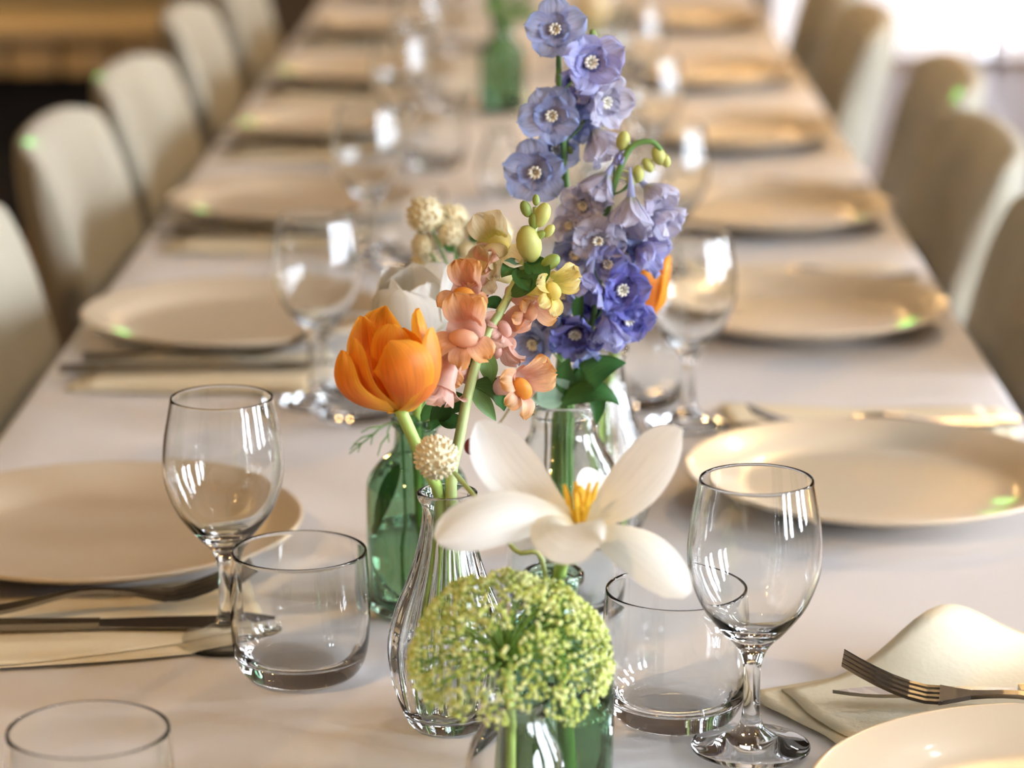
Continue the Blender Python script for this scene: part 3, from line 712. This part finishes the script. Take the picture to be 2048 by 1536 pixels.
# ---------------- orange tulip (front), in the ribbed vase
P0 = at(800, 826, 1.372)
neck2 = V2+Vector((0, 0, 0.118))
ft = flower('tulip', (V2.x, V2.y, TZ+0.008), 'orange tulip with overlapping cupped petals leaning from the ribbed vase')
stem_part(ft, [V2+Vector((-0.012, 0.004, 0.010)), V2+Vector((-0.006, 0.0, 0.07)), neck2+Vector((-0.003, -0.004, 0.004)), at(850, 930, 1.376), P0+Vector((0, 0, 0.002))], 0.0030, 0.0034, M['stem'])
ty = 1.372
for i, (b0, cp, tp, dc, dt, w, nn, cup) in enumerate([   # base px, control px, tip px, depth offsets, width, cup side, cup
    ((800, 822), (745, 700), (772, 612), 0.030, 0.022, 0.027, (0, -1, 0.1), 0.5), ((795, 822), (700, 740), (722, 632), 0.022, 0.018, 0.022, (0.5, -0.8, 0), 0.5),
    ((808, 822), (895, 745), (838, 616), 0.008, 0.004, 0.023, (-0.9, -0.35, 0), 0.55), ((805, 822), (838, 735), (800, 655), 0.012, 0.006, 0.025, (-0.3, -1, 0.1), 0.5),
    ((800, 822), (775, 735), (782, 648), -0.006, -0.002, 0.022, (0.1, 1, 0), 0.5), ((792, 822), (682, 790), (706, 676), -0.008, -0.006, 0.022, (0.9, 0.5, 0.1), 0.5),
    ((808, 822), (905, 800), (862, 655), -0.012, -0.008, 0.021, (-0.9, 0.5, 0), 0.5), ((788, 824), (648, 815), (684, 700), -0.016, -0.010, 0.021, (0.8, 0.7, 0.1), 0.5),
    ((802, 824), (822, 770), (776, 684), -0.026, -0.018, 0.031, (0.05, 1, 0.1), 0.55)]):
    b = MB(); b.add(*strip(at(*b0, ty), at(*cp, ty+dc*1.3), at(*tp, ty+dt), w, nn, cup, 'tulip', 12, 18, 0.0012, 80+i)); part('petal', b, ft, M['orange'])

# ---------------- orange tulip behind the delphinium
P0 = at(1272, 645, 1.70)
ft = flower('tulip', (V4.x, V4.y, TZ+0.008), 'orange tulip half hidden behind the blue delphinium')
stem_part(ft, [V4+Vector((0.004, 0.004, 0.010)), V4+Vector((0.0, 0.0, 0.09)), at(1217, 760, 1.715), at(1232, 690, 1.71), P0+Vector((0, 0, 0.002))], 0.0030, 0.0030, M['stem'])
tulip(ft, P0, (0.16, -0.1, 1.0), 0.046, 0.034, M['orange'], 9, 0.85)

# ---------------- cream tulip behind the orange one, in the green bottle
P0 = at(832, 668, 1.575)
ft = flower('tulip', (V1.x, V1.y, TZ+0.008), 'cream white tulip partly hidden behind the orange tulip')
stem_part(ft, [V1+Vector((0.004, 0.004, 0.008)), V1+Vector((0.0, 0.0, 0.105)), at(840, 760, 1.58), P0], 0.0028, 0.0028, M['stem'])
tulip(ft, P0, (-0.05, -0.3, 1.0), 0.050, 0.046, M['white'], 12, 1.6)

# ---------------- open white tulip, in the near green bottle
fw = flower('tulip', (V6.x, V6.y, TZ+0.006), 'wide open creamy white tulip with yellow stamens in the green bottle')
C0 = at(1158, 1052, 1.262)
stem_part(fw, [V6+Vector((0.006, 0.0, 0.008)), V6+Vector((0.003, 0, 0.08)), V6+Vector((0.003, -0.003, 0.116)), at(1132, 1110, 1.272), C0+Vector((-0.004, 0, -0.003))], 0.0030, 0.0034, M['stem'])
toC = (CAM-C0).normalized()
specs = [  # control px, tip px, control Y, tip Y, width, cup side, cup
    ((1010, 985), (958, 842), 1.28, 1.272, 0.029, toC+Vector((0, 0, 0.5)), 0.45),
    ((1290, 1000), (1364, 858), 1.27, 1.262, 0.033, toC*0.8+Vector((-0.7, 0, 0.3)), 0.35),
    ((1030, 985), (872, 1080), 1.225, 1.215, 0.026, Vector((-0.1, -1.0, 0.55)), -0.40),
    ((1265, 1035), (1378, 1188), 1.235, 1.222, 0.032, toC*0.6+Vector((0.4, 0, 0.8)), -0.30),
    ((1070, 1035), (1200, 1086), 1.225, 1.205, 0.030, Vector((0.1, -1.0, 0.6)), -0.40),
    ((1195, 1000), (1222, 962), 1.315, 1.325, 0.030, toC, 0.35)]
for i, (cp, tp, cY, tY, w, nn, cup) in enumerate(specs):
    b = MB(); b.add(*strip(C0, at(*cp, cY), at(*tp, tY), w, nn, cup, 'long', 10, 18, 0.0012, 50+i)); part('petal', b, fw, M['white'])
for i in range(7):
    a = 2*math.pi*i/7; d = (Vector((math.cos(a)*0.32, math.sin(a)*0.32-0.15, 1))).normalized()
    p = C0+Vector((math.cos(a)*0.002, math.sin(a)*0.002-0.001, 0.002)); ln = 0.019 if i else 0.022
    b = MB(); b.add(*tube([p, p+d*ln*0.5, p+d*ln*0.6, p+d*ln], [0.0008, 0.0007, 0.0017, 0.0008], 7)); part('stamen', b, fw, M['stamen'])
b = MB(); b.add(*tube([C0, C0+Vector((0, -0.002, 0.012)), C0+Vector((0, -0.003, 0.018)), C0+Vector((0, -0.003, 0.0205))], [0.0030, 0.0028, 0.0032, 0.0012], 8)); part('pistil', b, fw, M['stamen'])

# ---------------- green lace umbel (ammi), in the bud vase
fa = flower('lace_flower', (V5.x, V5.y, TZ+0.007), 'domed green lace umbel of tiny yellow-green florets in the bud vase')
top = at(1012, 1335, 1.246)
stem_part(fa, [V5+Vector((-0.002, 0, 0.007)), V5+Vector((-0.002, 0, 0.05)), at(1022, 1440, 1.240), top], 0.0024, 0.0026, M['stem'])
rnd = random.Random(21)
rays, fl, fl2 = MB(), MB(), MB()
ic = ellipsoid((0, 0, 0), 1, 1, 1, 5, 4)
def dot(mb, p, r):
    mb.add([Vector(q)*r+p for q in ic[0]], ic[1])
NR = 78
for i in range(NR):
    t = (i+0.5)/NR; th = math.acos(1-t*1.40) if t < 0.999 else 1.98; az = i*2.39996
    d = Vector((math.sin(th)*math.cos(az), math.sin(th)*math.sin(az), math.cos(th)))
    d = (d+Vector([rnd.uniform(-0.10, 0.10) for _ in range(3)])).normalized()
    q = top+Vector((0.002, 0, -0.002+rnd.uniform(-0.002, 0.0015)))+Vector((d.x*0.0455, d.y*0.0420, d.z*0.0385+0.006))
    c = catmull([top, top+d*0.012+Vector((0, 0, 0.006)), q-d*0.004], 3); rays.add(*tube(c, interp([0.0008, 0.0004], len(c)), 5, False))
    for k in range(34):
        u1, u2 = rnd.random(), rnd.random(); rr = math.sqrt(u1)*0.0088; a2 = u2*6.283
        o1 = d.orthogonal().normalized(); o2 = d.cross(o1)
        pp = q+o1*rr*math.cos(a2)+o2*rr*math.sin(a2)+d*(0.0026*(1-(rr/0.0088)**2)+rnd.uniform(-0.0012, 0.0012))
        dot(fl if rnd.random() < 0.55 else fl2, pp, rnd.uniform(0.00075, 0.00130))
        if k % 9 == 0:
            cc = [q-d*0.004, pp]; rays.add(*tube(cc, 0.00025, 4, False))
part('rays', rays, fa, M['ammi_ray'])['kind'] = 'stuff'
part('florets', fl, fa, M['ammi'])['kind'] = 'stuff'
part('pale_florets', fl2, fa, M['ammi_pale'])['kind'] = 'stuff'

# ---------------- delphiniums
FS = {'open': 1.08, 'half': 1.32, 'bell': 1.5, 'bud': 1.3}
def floret_meshes(L, W, ang, seed):
    out = []
    for i in range(5):
        v, f, uv = petal(L, W, [a+random.Random(seed+i).uniform(-7, 7) for a in ang], 0.22, 'round', 10, 10, 0.0012, 0.0026, seed+i, notch=-0.07); out.append((v, f, uv))
    for i in range(4):
        v, f, uv = petal(L*0.62, W*0.75, [a*0.82+random.Random(seed+i).uniform(-8, 8) for a in ang], 0.25, 'round', 8, 8, 0.0010, 0.0024, seed+30+i); out.append((v, f, uv))
    return out
FL = {}
for kind, (L, W, ang) in {'open': (0.0175, 0.0175, (30, 62, 80, 84)), 'half': (0.0175, 0.0165, (22, 44, 56, 62)), 'bell': (0.0185, 0.0150, (26, 30, 24, 22)), 'bud': (0.0105, 0.0090, (36, 14, -12, -30))}.items():
    for col in ('delph_pale', 'delph_grey', 'delph_blue', 'delph_deep'):
        FL[kind, col] = [mesh('petal', v, f, M[col], uv) for v, f, uv in floret_meshes(L, W, ang, hash(kind) % 7 if False else len(kind)*13)]
def eye_me():
    b = MB(); rn = random.Random(2)
    for i in range(9):
        a = 2*math.pi*i/9; d = Vector((math.cos(a)*0.42, math.sin(a)*0.42, 1)).normalized()
        p = d*0.004; b.add(*ellipsoid(p+d*0.0022, 0.0009, 0.0013, 0.0024, 6, 5, d))
    b.add(*ellipsoid((0, 0, 0.003), 0.0014, 0.0014, 0.003, 6, 5))
    return b.mesh('eye', M['delph_eye'])
EYE = eye_me()
def calyx_me():
    b = MB(); b.add(*tube([(0, 0, 0.003), (0, 0, 0), (0, 0, -0.005), (0.001, 0, -0.013)], [0.0024, 0.0022, 0.0014, 0.0004], 7)); return b.mesh('floret', M['delph_grey'], uv=True)
CAL = calyx_me()
def delphinium(root, stem_pts, florets, buds, Y):
    base = Vector(root.location); c = catmull(stem_pts, 8)
    b = MB(); b.add(*tube(c, interp([0.0026, 0.0014], len(c)), 8))
    rn = random.Random(len(florets)*7)
    for (x, y, rpx, dx, dz, kind, col, dY) in florets:
        P = at(x, y, Y+dY); s = rpx/pxm(P)/0.0185*FS[kind]
        ax = Vector((dx, -1.0 if kind != 'bell' else -0.45, dz)).normalized()
        Rm = Matrix.Translation(P-ax*0.006*s-base) @ frame_to(ax, rn.uniform(0, 6)) @ Matrix.Scale(s, 4)
        fo = link('floret', CAL, root, mat4=Rm)
        for i, me in enumerate(FL[kind, col][: (5 if kind == 'bud' else 9)]):
            az = 2*math.pi*(i if i < 5 else i*1.25+0.6)/5
            link('petal', me, fo, mat4=Matrix.Rotation(az+rn.uniform(-0.15, 0.15), 4, 'Z') @ Matrix.Scale(rn.uniform(0.9, 1.1), 4))
        if kind in ('open', 'half'): link('eye', EYE, fo)
        # pedicel from the nearest stem point a little lower
        tgt = P-ax*0.013*s
        q = min(c, key=lambda w: (w-(tgt+Vector((0, 0, -0.012)))).length)
        if (q-tgt).length < 0.07: b.add(*tube(catmull([q, (q+tgt)/2+Vector((0, 0, -0.002)), tgt], 4), 0.0006, 5))
    part('stem', b, root, M['stem_dark'])
    for (x, y, rpx, m) in buds:
        P = at(x, y, Y+0.002); r = rpx/pxm(P); bb = MB(); bb.add(*ellipsoid(P, r*0.8, r*0.8, r*1.2, 9, 7, (random.uniform(-0.6, 0.6), -0.2, 1)))
        q = min(c, key=lambda w: (w-P).length); bb.add(*tube([q, P], 0.0005, 5))
        part('bud', bb, root, M[m])
nk = V3+Vector((0, 0, 0.122))
g = 'delphinium spikes in the clear bottle'
fd = flower('delphinium', (V3.x-0.008, V3.y, TZ+0.007), 'tall pale blue delphinium spike, highest flower of the bouquet', group=g)
delphinium(fd, [V3+Vector((-0.008, 0, 0.008)), nk+Vector((-0.004, 0, 0)), at(1128, 640, 1.59), at(1134, 440, 1.585), at(1128, 300, 1.58), at(1118, 170, 1.58), at(1118, 50, 1.58)], [
    (1110, 58, 60, -0.05, 0.10, 'open', 'delph_grey', -0.010), (1182, 125, 58, 0.35, 0.28, 'half', 'delph_blue', -0.008), (1212, 205, 52, 0.85, -0.05, 'half', 'delph_pale', 0.0),
    (1103, 232, 63, -0.05, 0.05, 'open', 'delph_grey', -0.012), (1198, 280, 50, 0.45, -0.75, 'bell', 'delph_pale', 0.0), (1070, 345, 66, -0.18, -0.05, 'open', 'delph_grey', -0.014),
    (1112, 300, 46, 0.30, 0.45, 'half', 'delph_grey', 0.004), (1150, 200, 44, 0.1, 0.4, 'half', 'delph_grey', 0.008), (1150, 165, 40, 0.2, -0.3, 'half', 'delph_blue', 0.006), (1158, 245, 40, 0.3, 0.1, 'half', 'delph_grey', 0.008)],
    [(1186, 70, 10, 'bud_dark'), (1140, 300, 8, 'bud_dark')], 1.58)
fd = flower('delphinium', (V3.x+0.006, V3.y, TZ+0.007), 'delphinium spike with pale lilac bells and green buds at its bent tip', group=g)
delphinium(fd, [V3+Vector((0.006, 0.004, 0.008)), nk+Vector((0.004, 0.0, 0)), at(1180, 640, 1.575), at(1200, 500, 1.57), at(1222, 390, 1.565), at(1258, 300, 1.565), at(1300, 283, 1.565), at(1322, 300, 1.565)], [
    (1240, 318, 32, -0.1, -1.2, 'bud', 'delph_blue', 0.0), (1204, 366, 46, -0.55, -0.9, 'bell', 'delph_pale', -0.004), (1262, 418, 54, 0.0, -1.3, 'bell', 'delph_pale', -0.012),
    (1306, 385, 44, 0.6, -0.5, 'bell', 'delph_pale', 0.0), (1316, 438, 46, 0.8, -0.5, 'bell', 'delph_pale', 0.0), (1166, 412, 42, -0.35, 0.0, 'half', 'delph_pale', 0.004),
    (1196, 482, 52, 0.0, -0.15, 'open', 'delph_pale', -0.012), (1234, 462, 44, 0.3, 0.1, 'half', 'delph_pale', 0.004), (1290, 500, 50, 0.7, -0.35, 'bell', 'delph_blue', -0.004),
    (1138, 452, 36, -0.6, 0.1, 'half', 'delph_pale', 0.006), (1150, 510, 44, -0.4, -0.2, 'half', 'delph_grey', 0.004), (1248, 512, 46, 0.2, -0.4, 'half', 'delph_grey', -0.002), (1270, 462, 36, 0.4, -0.3, 'half', 'delph_pale', 0.008)],
    [(1246, 282, 18, 'bud_green'), (1318, 312, 18, 'bud_green'), (1276, 348, 16, 'bud_green'), (1332, 322, 12, 'bud_green'), (1296, 330, 14, 'bud_green'), (1262, 362, 12, 'bud_green')], 1.565)
fd = flower('delphinium', (V3.x, V3.y-0.006, TZ+0.007), 'deep violet blue delphinium florets low on the bouquet above the bottle neck', group=g)
delphinium(fd, [V3+Vector((0.0, -0.006, 0.008)), nk+Vector((0.0, -0.006, 0)), at(1165, 730, 1.555), at(1185, 640, 1.55), at(1200, 560, 1.55)], [
    (1176, 565, 46, -0.15, -0.55, 'bell', 'delph_blue', -0.008), (1244, 580, 54, 0.45, 0.05, 'half', 'delph_deep', -0.004), (1258, 640, 48, 0.55, -0.25, 'half', 'delph_deep', -0.002),
    (1150, 668, 52, -0.1, -0.6, 'half', 'delph_deep', -0.006), (1214, 655, 46, 0.1, -0.8, 'bell', 'delph_blue', -0.010), (1066, 690, 48, -0.5, -0.2, 'half', 'delph_grey', 0.004),
    (1092, 632, 46, -0.5, 0.0, 'half', 'delph_grey', 0.006), (1126, 590, 42, -0.3, 0.1, 'half', 'delph_grey', 0.002), (1216, 530, 42, 0.15, 0.15, 'half', 'delph_blue', 0.004), (1120, 655, 40, -0.3, -0.3, 'half', 'delph_deep', 0.006),
    (1190, 608, 40, 0.0, 0.0, 'half', 'delph_deep', 0.006), (1175, 700, 36, 0.1, -0.9, 'bell', 'delph_grey', 0.002)], [], 1.55)
b = MB(); b.add(*strip(at(1158, 640, 1.545), at(1150, 610, 1.535), at(1166, 578, 1.535), 0.007, (0, -1, 0.2), 0.3, 'leaf')); part('leaf', b, fd, M['leaf'])

# ---------------- snapdragon, in the ribbed vase
def snap_bloom(root, x, y, Y, rpx, axis, roll, tube_m, lip_m):
    P = at(x, y, Y); s = rpx/pxm(P)/0.020*1.75; ax = Vector(axis).normalized(); base = Vector(root.location)
    A = Matrix.Translation(P-ax*0.018*s-base) @ frame_to(ax, roll) @ Matrix.Scale(s, 4)
    v, f = lathe([(0.0012, 0), (0.0040, 0.002), (0.0044, 0.008), (0.0052, 0.016), (0.0078, 0.021)], 14)
    bl = link('bloom', mesh('bloom', v, f, M[tube_m], [(0.5, q[2]/0.021) for q in v]), root, mat4=A)
    k = 0
    for az, L, W, ang in ((0.48, 0.0150, 0.0130, (4, 8, 28, 62)), (-0.48, 0.0150, 0.0130, (4, 8, 28, 62)), (math.pi, 0.0110, 0.0095, (25, 60, 110, 150)), (math.pi-0.80, 0.0115, 0.0105, (20, 50, 100, 145)), (math.pi+0.80, 0.0115, 0.0105, (20, 50, 100, 145))):
        v, f, uv = petal(L, W, ang, 0.35, 'round', 9, 9, 0.0055, 0.0022, k+int(x)); k += 1
        link('petal', mesh('petal', v, f, M[lip_m], uv), bl, mat4=Matrix.Translation((0, 0, 0.017)) @ Matrix.Rotation(az, 4, 'Z'))
    v, f = ellipsoid((-0.0042, 0, 0.0210), 0.0036, 0.0060, 0.0046, 10, 7)
    link('palate', mesh('palate', v, f, M['snap_orange' if lip_m == 'snap_peach' and rpx in (48, 52) else lip_m], [(0.5, 0.5)]*len(v)), bl)
fs = flower('snapdragon', (V2.x+0.004, V2.y, TZ+0.008), 'peach and yellow snapdragon spike curving up between tulip and delphinium')
sp = [V2+Vector((0.006, 0.004, 0.012)), V2+Vector((0.004, 0, 0.09)), at(902, 965, 1.385), at(918, 880, 1.40), at(938, 780, 1.415), at(968, 682, 1.43), at(1012, 602, 1.44), at(1048, 525, 1.445), at(1068, 455, 1.45), at(1072, 415, 1.45)]
stem_part(fs, sp, 0.0034, 0.0018, M['stem_pale'])
for a in [(936, 585, 1.430, 48, (-0.25, -0.55, 0.75), 1.2, 'snap_pink', 'snap_peach'), (935, 664, 1.412, 60, (-0.15, -0.75, 0.60), 1.3, 'snap_pink', 'snap_peach'), (888, 770, 1.405, 46, (-0.30, -0.45, -0.75), 0.5, 'snap_pink', 'snap_pink'), (905, 735, 1.420, 44, (-0.55, -0.45, 0.45), 0.9, 'snap_pink', 'snap_peach'), (958, 545, 1.445, 40, (-0.1, -0.4, 0.9), 0.4, 'snap_pink', 'snap_pink'), (1010, 655, 1.440, 38, (0.5, -0.5, 0.4), 1.1, 'snap_pink', 'snap_pink'),
          (1040, 766, 1.425, 52, (0.90, -0.60, 0.28), 1.5, 'snap_pink', 'snap_peach'), (1000, 690, 1.435, 40, (0.30, -0.35, -0.9), 0.9, 'snap_pink', 'snap_pink'), (1100, 572, 1.440, 44, (0.95, -0.5, 0.20), 1.6, 'snap_yellow', 'snap_yellow'),
          (1062, 612, 1.445, 42, (0.75, -0.5, -0.45), 1.3, 'snap_pink', 'snap_peach'), (992, 492, 1.455, 54, (-0.25, -0.7, 0.55), 1.5, 'snap_yellow', 'snap_cream'), (980, 540, 1.450, 40, (-0.5, -0.5, 0.3), 0.6, 'snap_cream', 'snap_cream')]:
    snap_bloom(fs, *a)
for (x, y, r, m, ax) in [(1058, 488, 34, 'bud_green', (-0.2, -0.3, 1)), (1052, 418, 15, 'bud_dark', (-0.4, 0, 1)), (1084, 430, 22, 'bud_green', (0.4, 0, 1)), (1068, 442, 15, 'bud_dark', (0, -0.4, 1)), (1098, 462, 13, 'bud_green', (0.6, 0, 0.8)), (1100, 525, 20, 'bud_dark', (0.8, -0.3, 0.6)), (1072, 400, 10, 'bud_dark', (0, 0, 1)), (1080, 470, 12, 'bud_dark', (0.6, -0.4, 0.4))]:
    P = at(x, y, 1.44); q = r/pxm(P); b = MB(); b.add(*ellipsoid(P, q*0.75, q*0.75, q*1.2, 10, 8, ax)); part('bud', b, fs, M[m])
for (p0, p1, p2, w, m) in [((960, 700, 1.43), (920, 760, 1.43), (890, 745, 1.44), 0.010, 'leaf'), ((935, 800, 1.42), (885, 800, 1.43), (862, 862, 1.43), 0.013, 'leaf'), ((930, 820, 1.42), (860, 810, 1.45), (842, 842, 1.46), 0.014, 'leaf'),
                           ((945, 770, 1.42), (1005, 770, 1.43), (1008, 822, 1.44), 0.012, 'leaf'), ((1000, 620, 1.44), (985, 600, 1.46), (968, 615, 1.46), 0.010, 'leaf'), ((1040, 540, 1.445), (1020, 525, 1.44), (1003, 555, 1.44), 0.010, 'leaf'),
                           ((1050, 520, 1.445), (1092, 540, 1.435), (1078, 575, 1.43), 0.013, 'leaf'), ((1045, 535, 1.445), (1040, 560, 1.43), (1060, 582, 1.43), 0.011, 'leaf'), ((960, 705, 1.43), (985, 730, 1.42), (978, 772, 1.43), 0.010, 'leaf_light'),
                           ((925, 850, 1.41), (900, 850, 1.42), (878, 826, 1.44), 0.010, 'leaf'), ((940, 775, 1.42), (965, 800, 1.42), (992, 842, 1.43), 0.009, 'leaf_light'), ((1020, 590, 1.44), (1060, 570, 1.43), (1085, 548, 1.43), 0.010, 'leaf')]:
    b = MB(); b.add(*strip(at(*p0), at(*p1), at(*p2), w, (0, -1, 0.6), 0.35, 'leaf', 6, 10)); part('leaf', b, fs, M[m])

# ---------------- cream globe flowers
def globe_me(r, mat, n, seed):
    b = MB(); b.add(*ellipsoid((0, 0, 0), r*0.86, r*0.86, r*0.86, 14, 10)); rn = random.Random(seed); k = MB()
    for i in range(n):
        z = 1-2*(i+0.5)/n; a = i*2.39996; q = math.sqrt(1-z*z); d = Vector((q*math.cos(a), q*math.sin(a), z))
        d = (d+Vector([rn.uniform(-0.12, 0.12) for _ in range(3)])).normalized()
        k.add(*ellipsoid(d*r*0.84, r*0.085, r*0.11, r*0.20, 6, 4, (d+Vector((0, 0, 0.5))).normalized()))
    return b.mesh('globe', mat, uv=False), k.mesh('bracts', mat, uv=False)
G1, G1b = globe_me(0.0116, M['globe'], 170, 1)
fg = flower('globe_flower', (V6.x-0.004, V6.y, TZ+0.006), 'single knobbly cream globe flower beside the orange tulip stem')
gc = at(872, 915, 1.350)
stem_part(fg, [V6+Vector((-0.005, 0.003, 0.008)), V6+Vector((-0.004, 0, 0.116)), at(1030, 1100, 1.30), at(965, 1012, 1.325), at(908, 944, 1.352), gc+Vector((0.008, 0.002, -0.006))], 0.0012, 0.0013, M['stem_pale'])
go = link('globe', G1, fg, gc-Vector(fg.location)); link('bracts', G1b, go)['kind'] = 'stuff'
G2, G2b = globe_me(0.0112, M['globe_far'], 90, 2)
fg = flower('globe_flower', (V1.x+0.004, V1.y+0.004, TZ+0.006), 'branched stem of tan globe flowers in the green bottle behind the tulips')
gy = 1.70
hub = at(905, 565, gy-0.03)
stem_part(fg, [V1+Vector((0.004, 0.006, 0.008)), V1+Vector((0.003, 0.003, 0.110)), at(872, 730, 1.62), at(918, 610, gy-0.04), hub], 0.0014, 0.0012, M['stem_dark'])
for i, (x, y, s) in enumerate([(850, 430, 1.08), (906, 438, 0.92), (848, 490, 0.75), (852, 526, 0.92), (902, 470, 0.85), (955, 462, 0.72), (992, 468, 1.0), (985, 510, 0.8), (935, 500, 0.6)]):
    c = at(x, y, gy+(0.01 if i % 2 else -0.01))
    stem_part(fg, [hub, (hub+c)/2+Vector((0.003, 0, -0.004)), c], 0.0008, 0.0007, M['stem_dark'], 'branch', 4, 6)
    o = link('globe', G2, fg, mat4=Matrix.Translation(c-Vector(fg.location)) @ Matrix.Scale(s, 4)); link('bracts', G2b, o)['kind'] = 'stuff'
for (p0, p1, p2) in [((858, 530), (850, 550), (868, 572)), ((905, 480), (895, 495), (905, 506)), ((945, 470), (950, 480), (962, 476)), ((905, 565), (920, 540), (932, 536)), ((890, 545), (900, 560), (915, 572))]:
    b = MB(); b.add(*strip(at(*p0, gy-0.01), at(*p1, gy-0.02), at(*p2, gy-0.02), 0.008, (0, -1, 0.5), 0.3, 'leaf', 5, 8)); part('leaf', b, fg, M['leaf'])

# ---------------- greenery in the clear bottle and the green bottle
fe = flower('greenery_sprig', (V3.x+0.002, V3.y-0.004, TZ+0.007), 'dark pointed leaves and a pale round leaf at the clear bottle mouth', 'foliage')
stem_part(fe, [V3+Vector((0.002, -0.003, 0.008)), nk+Vector((0.002, -0.008, 0)), at(1160, 790, 1.565), at(1140, 750, 1.56)], 0.0014, 0.001, M['stem_dark'])
for (p0, p1, p2, w, m, cu) in [((1150, 795, 1.56), (1180, 725, 1.54), (1252, 726, 1.545), 0.0175, 'leaf', 0.3), ((1120, 812, 1.56), (1180, 745, 1.54), (1240, 810, 1.545), 0.0145, 'leaf', -0.3), ((1140, 790, 1.56), (1120, 750, 1.55), (1140, 715, 1.545), 0.012, 'leaf', 0.3),
                               ((1120, 806, 1.56), (1100, 775, 1.55), (1096, 752, 1.548), 0.022, 'leaf_grey', 0.2), ((1145, 790, 1.56), (1160, 760, 1.55), (1160, 735, 1.55), 0.009, 'leaf', 0.3), ((1125, 800, 1.56), (1090, 800, 1.55), (1058, 795, 1.548), 0.012, 'leaf_grey', 0.3),
                               ((1190, 770, 1.56), (1200, 800, 1.55), (1192, 850, 1.55), 0.010, 'leaf', 0.3)]:
    b = MB(); b.add(*strip(at(*p0), at(*p1), at(*p2), w, (0, -1, 0.5), cu, 'leaf', 8, 12)); part('leaf', b, fe, M[m])
ff = flower('fern_sprig', (V1.x-0.006, V1.y, TZ+0.007), 'wispy dark green feathery sprig leaning from the green bottle', 'foliage')
b = MB(); main = catmull([V1+Vector((-0.006, 0, 0.008)), V1+Vector((-0.008, 0, 0.10)), at(796, 850, 1.58), at(770, 850, 1.578), at(735, 878, 1.572), at(698, 908, 1.57)], 6); b.add(*tube(main, interp([0.0009, 0.0004], len(main)), 6)); part('stem', b, ff, M['stem_dark'])
for (p0, p1) in [((765, 853), (722, 865)), ((748, 868), (708, 888)), ((735, 878), (716, 905)), ((725, 886), (700, 900)), ((780, 850), (778, 885)), ((778, 868), (755, 912)), ((756, 860), (742, 890))]:
    b = MB(); b.add(*tube([at(*p0, 1.572), at((p0[0]+p1[0])/2-4, (p0[1]+p1[1])/2-3, 1.570), at(*p1, 1.568)], [0.0006, 0.0005, 0.0003], 5)); part('frond', b, ff, M['stem_dark'])
for (p0, p1, p2) in [((800, 930), (770, 980), (752, 1068)), ((842, 850), (862, 838), (884, 852)), ((840, 850), (812, 838), (796, 852))]:
    b = MB(); b.add(*strip(at(*p0, 1.578), at(*p1, 1.572), at(*p2, 1.575), 0.009, (0, -1, 0.3), 0.3, 'leaf', 6, 10)); part('leaf', b, ff, M['leaf'])
fb = flower('bud_twig', (V3.x-0.014, V3.y-0.012, TZ+0.007), 'thin brown twig with a small dark red bud', 'twig')
stem_part(fb, [V3+Vector((-0.014, -0.004, 0.010)), nk+Vector((-0.010, -0.004, 0)), at(1062, 760, 1.56), at(1000, 845, 1.53), at(950, 885, 1.50)], 0.0008, 0.0006, M['twig'])
P = at(942, 893, 1.50); b = MB(); b.add(*ellipsoid(P, 0.0040, 0.0040, 0.0048, 9, 7)); part('bud', b, fb, M['maroon'])

# ---------------- far centrepiece flowers (out of focus)
fh = flower('foliage_bunch', (V7.x, V7.y, TZ+0.006), 'blurred yellow-green leafy bunch in the far green bottle', 'foliage')
stem_part(fh, [V7+Vector((0, 0, 0.008)), V7+Vector((0, 0, 0.11)), at(1010, 20, 3.57), at(1010, -40, 3.57)], 0.003, 0.002, M['stem'])
rn = random.Random(5)
for i in range(26):
    x, y = rn.uniform(978, 1052), rn.uniform(-60, 50); p = at(x, y, 3.57+rn.uniform(-0.02, 0.02)); b = MB()
    e = p+Vector((rn.uniform(-0.018, 0.018), rn.uniform(-0.01, 0.01), rn.uniform(-0.005, 0.022)))
    b.add(*strip(p, (p+e)/2+Vector((0, -0.004, 0.004)), e, 0.016, (0, -1, 0.5), 0.3, 'leaf', 4, 6)); part('leaf', b, fh, M['leaf_light' if i % 3 else 'leaf'])
P0 = at(1188, 48, 3.93)
fi = flower('tulip', (V9.x, V9.y, TZ+0.008), 'blurred pale yellow bloom in the far ribbed vase')
stem_part(fi, [V9+Vector((0, 0, 0.01)), V9+Vector((0, 0, 0.12)), P0], 0.003, 0.003, M['stem'])
tulip(fi, P0, (0.0, -0.2, 1), 0.06, 0.05, M['snap_cream'], 31, 1.2)
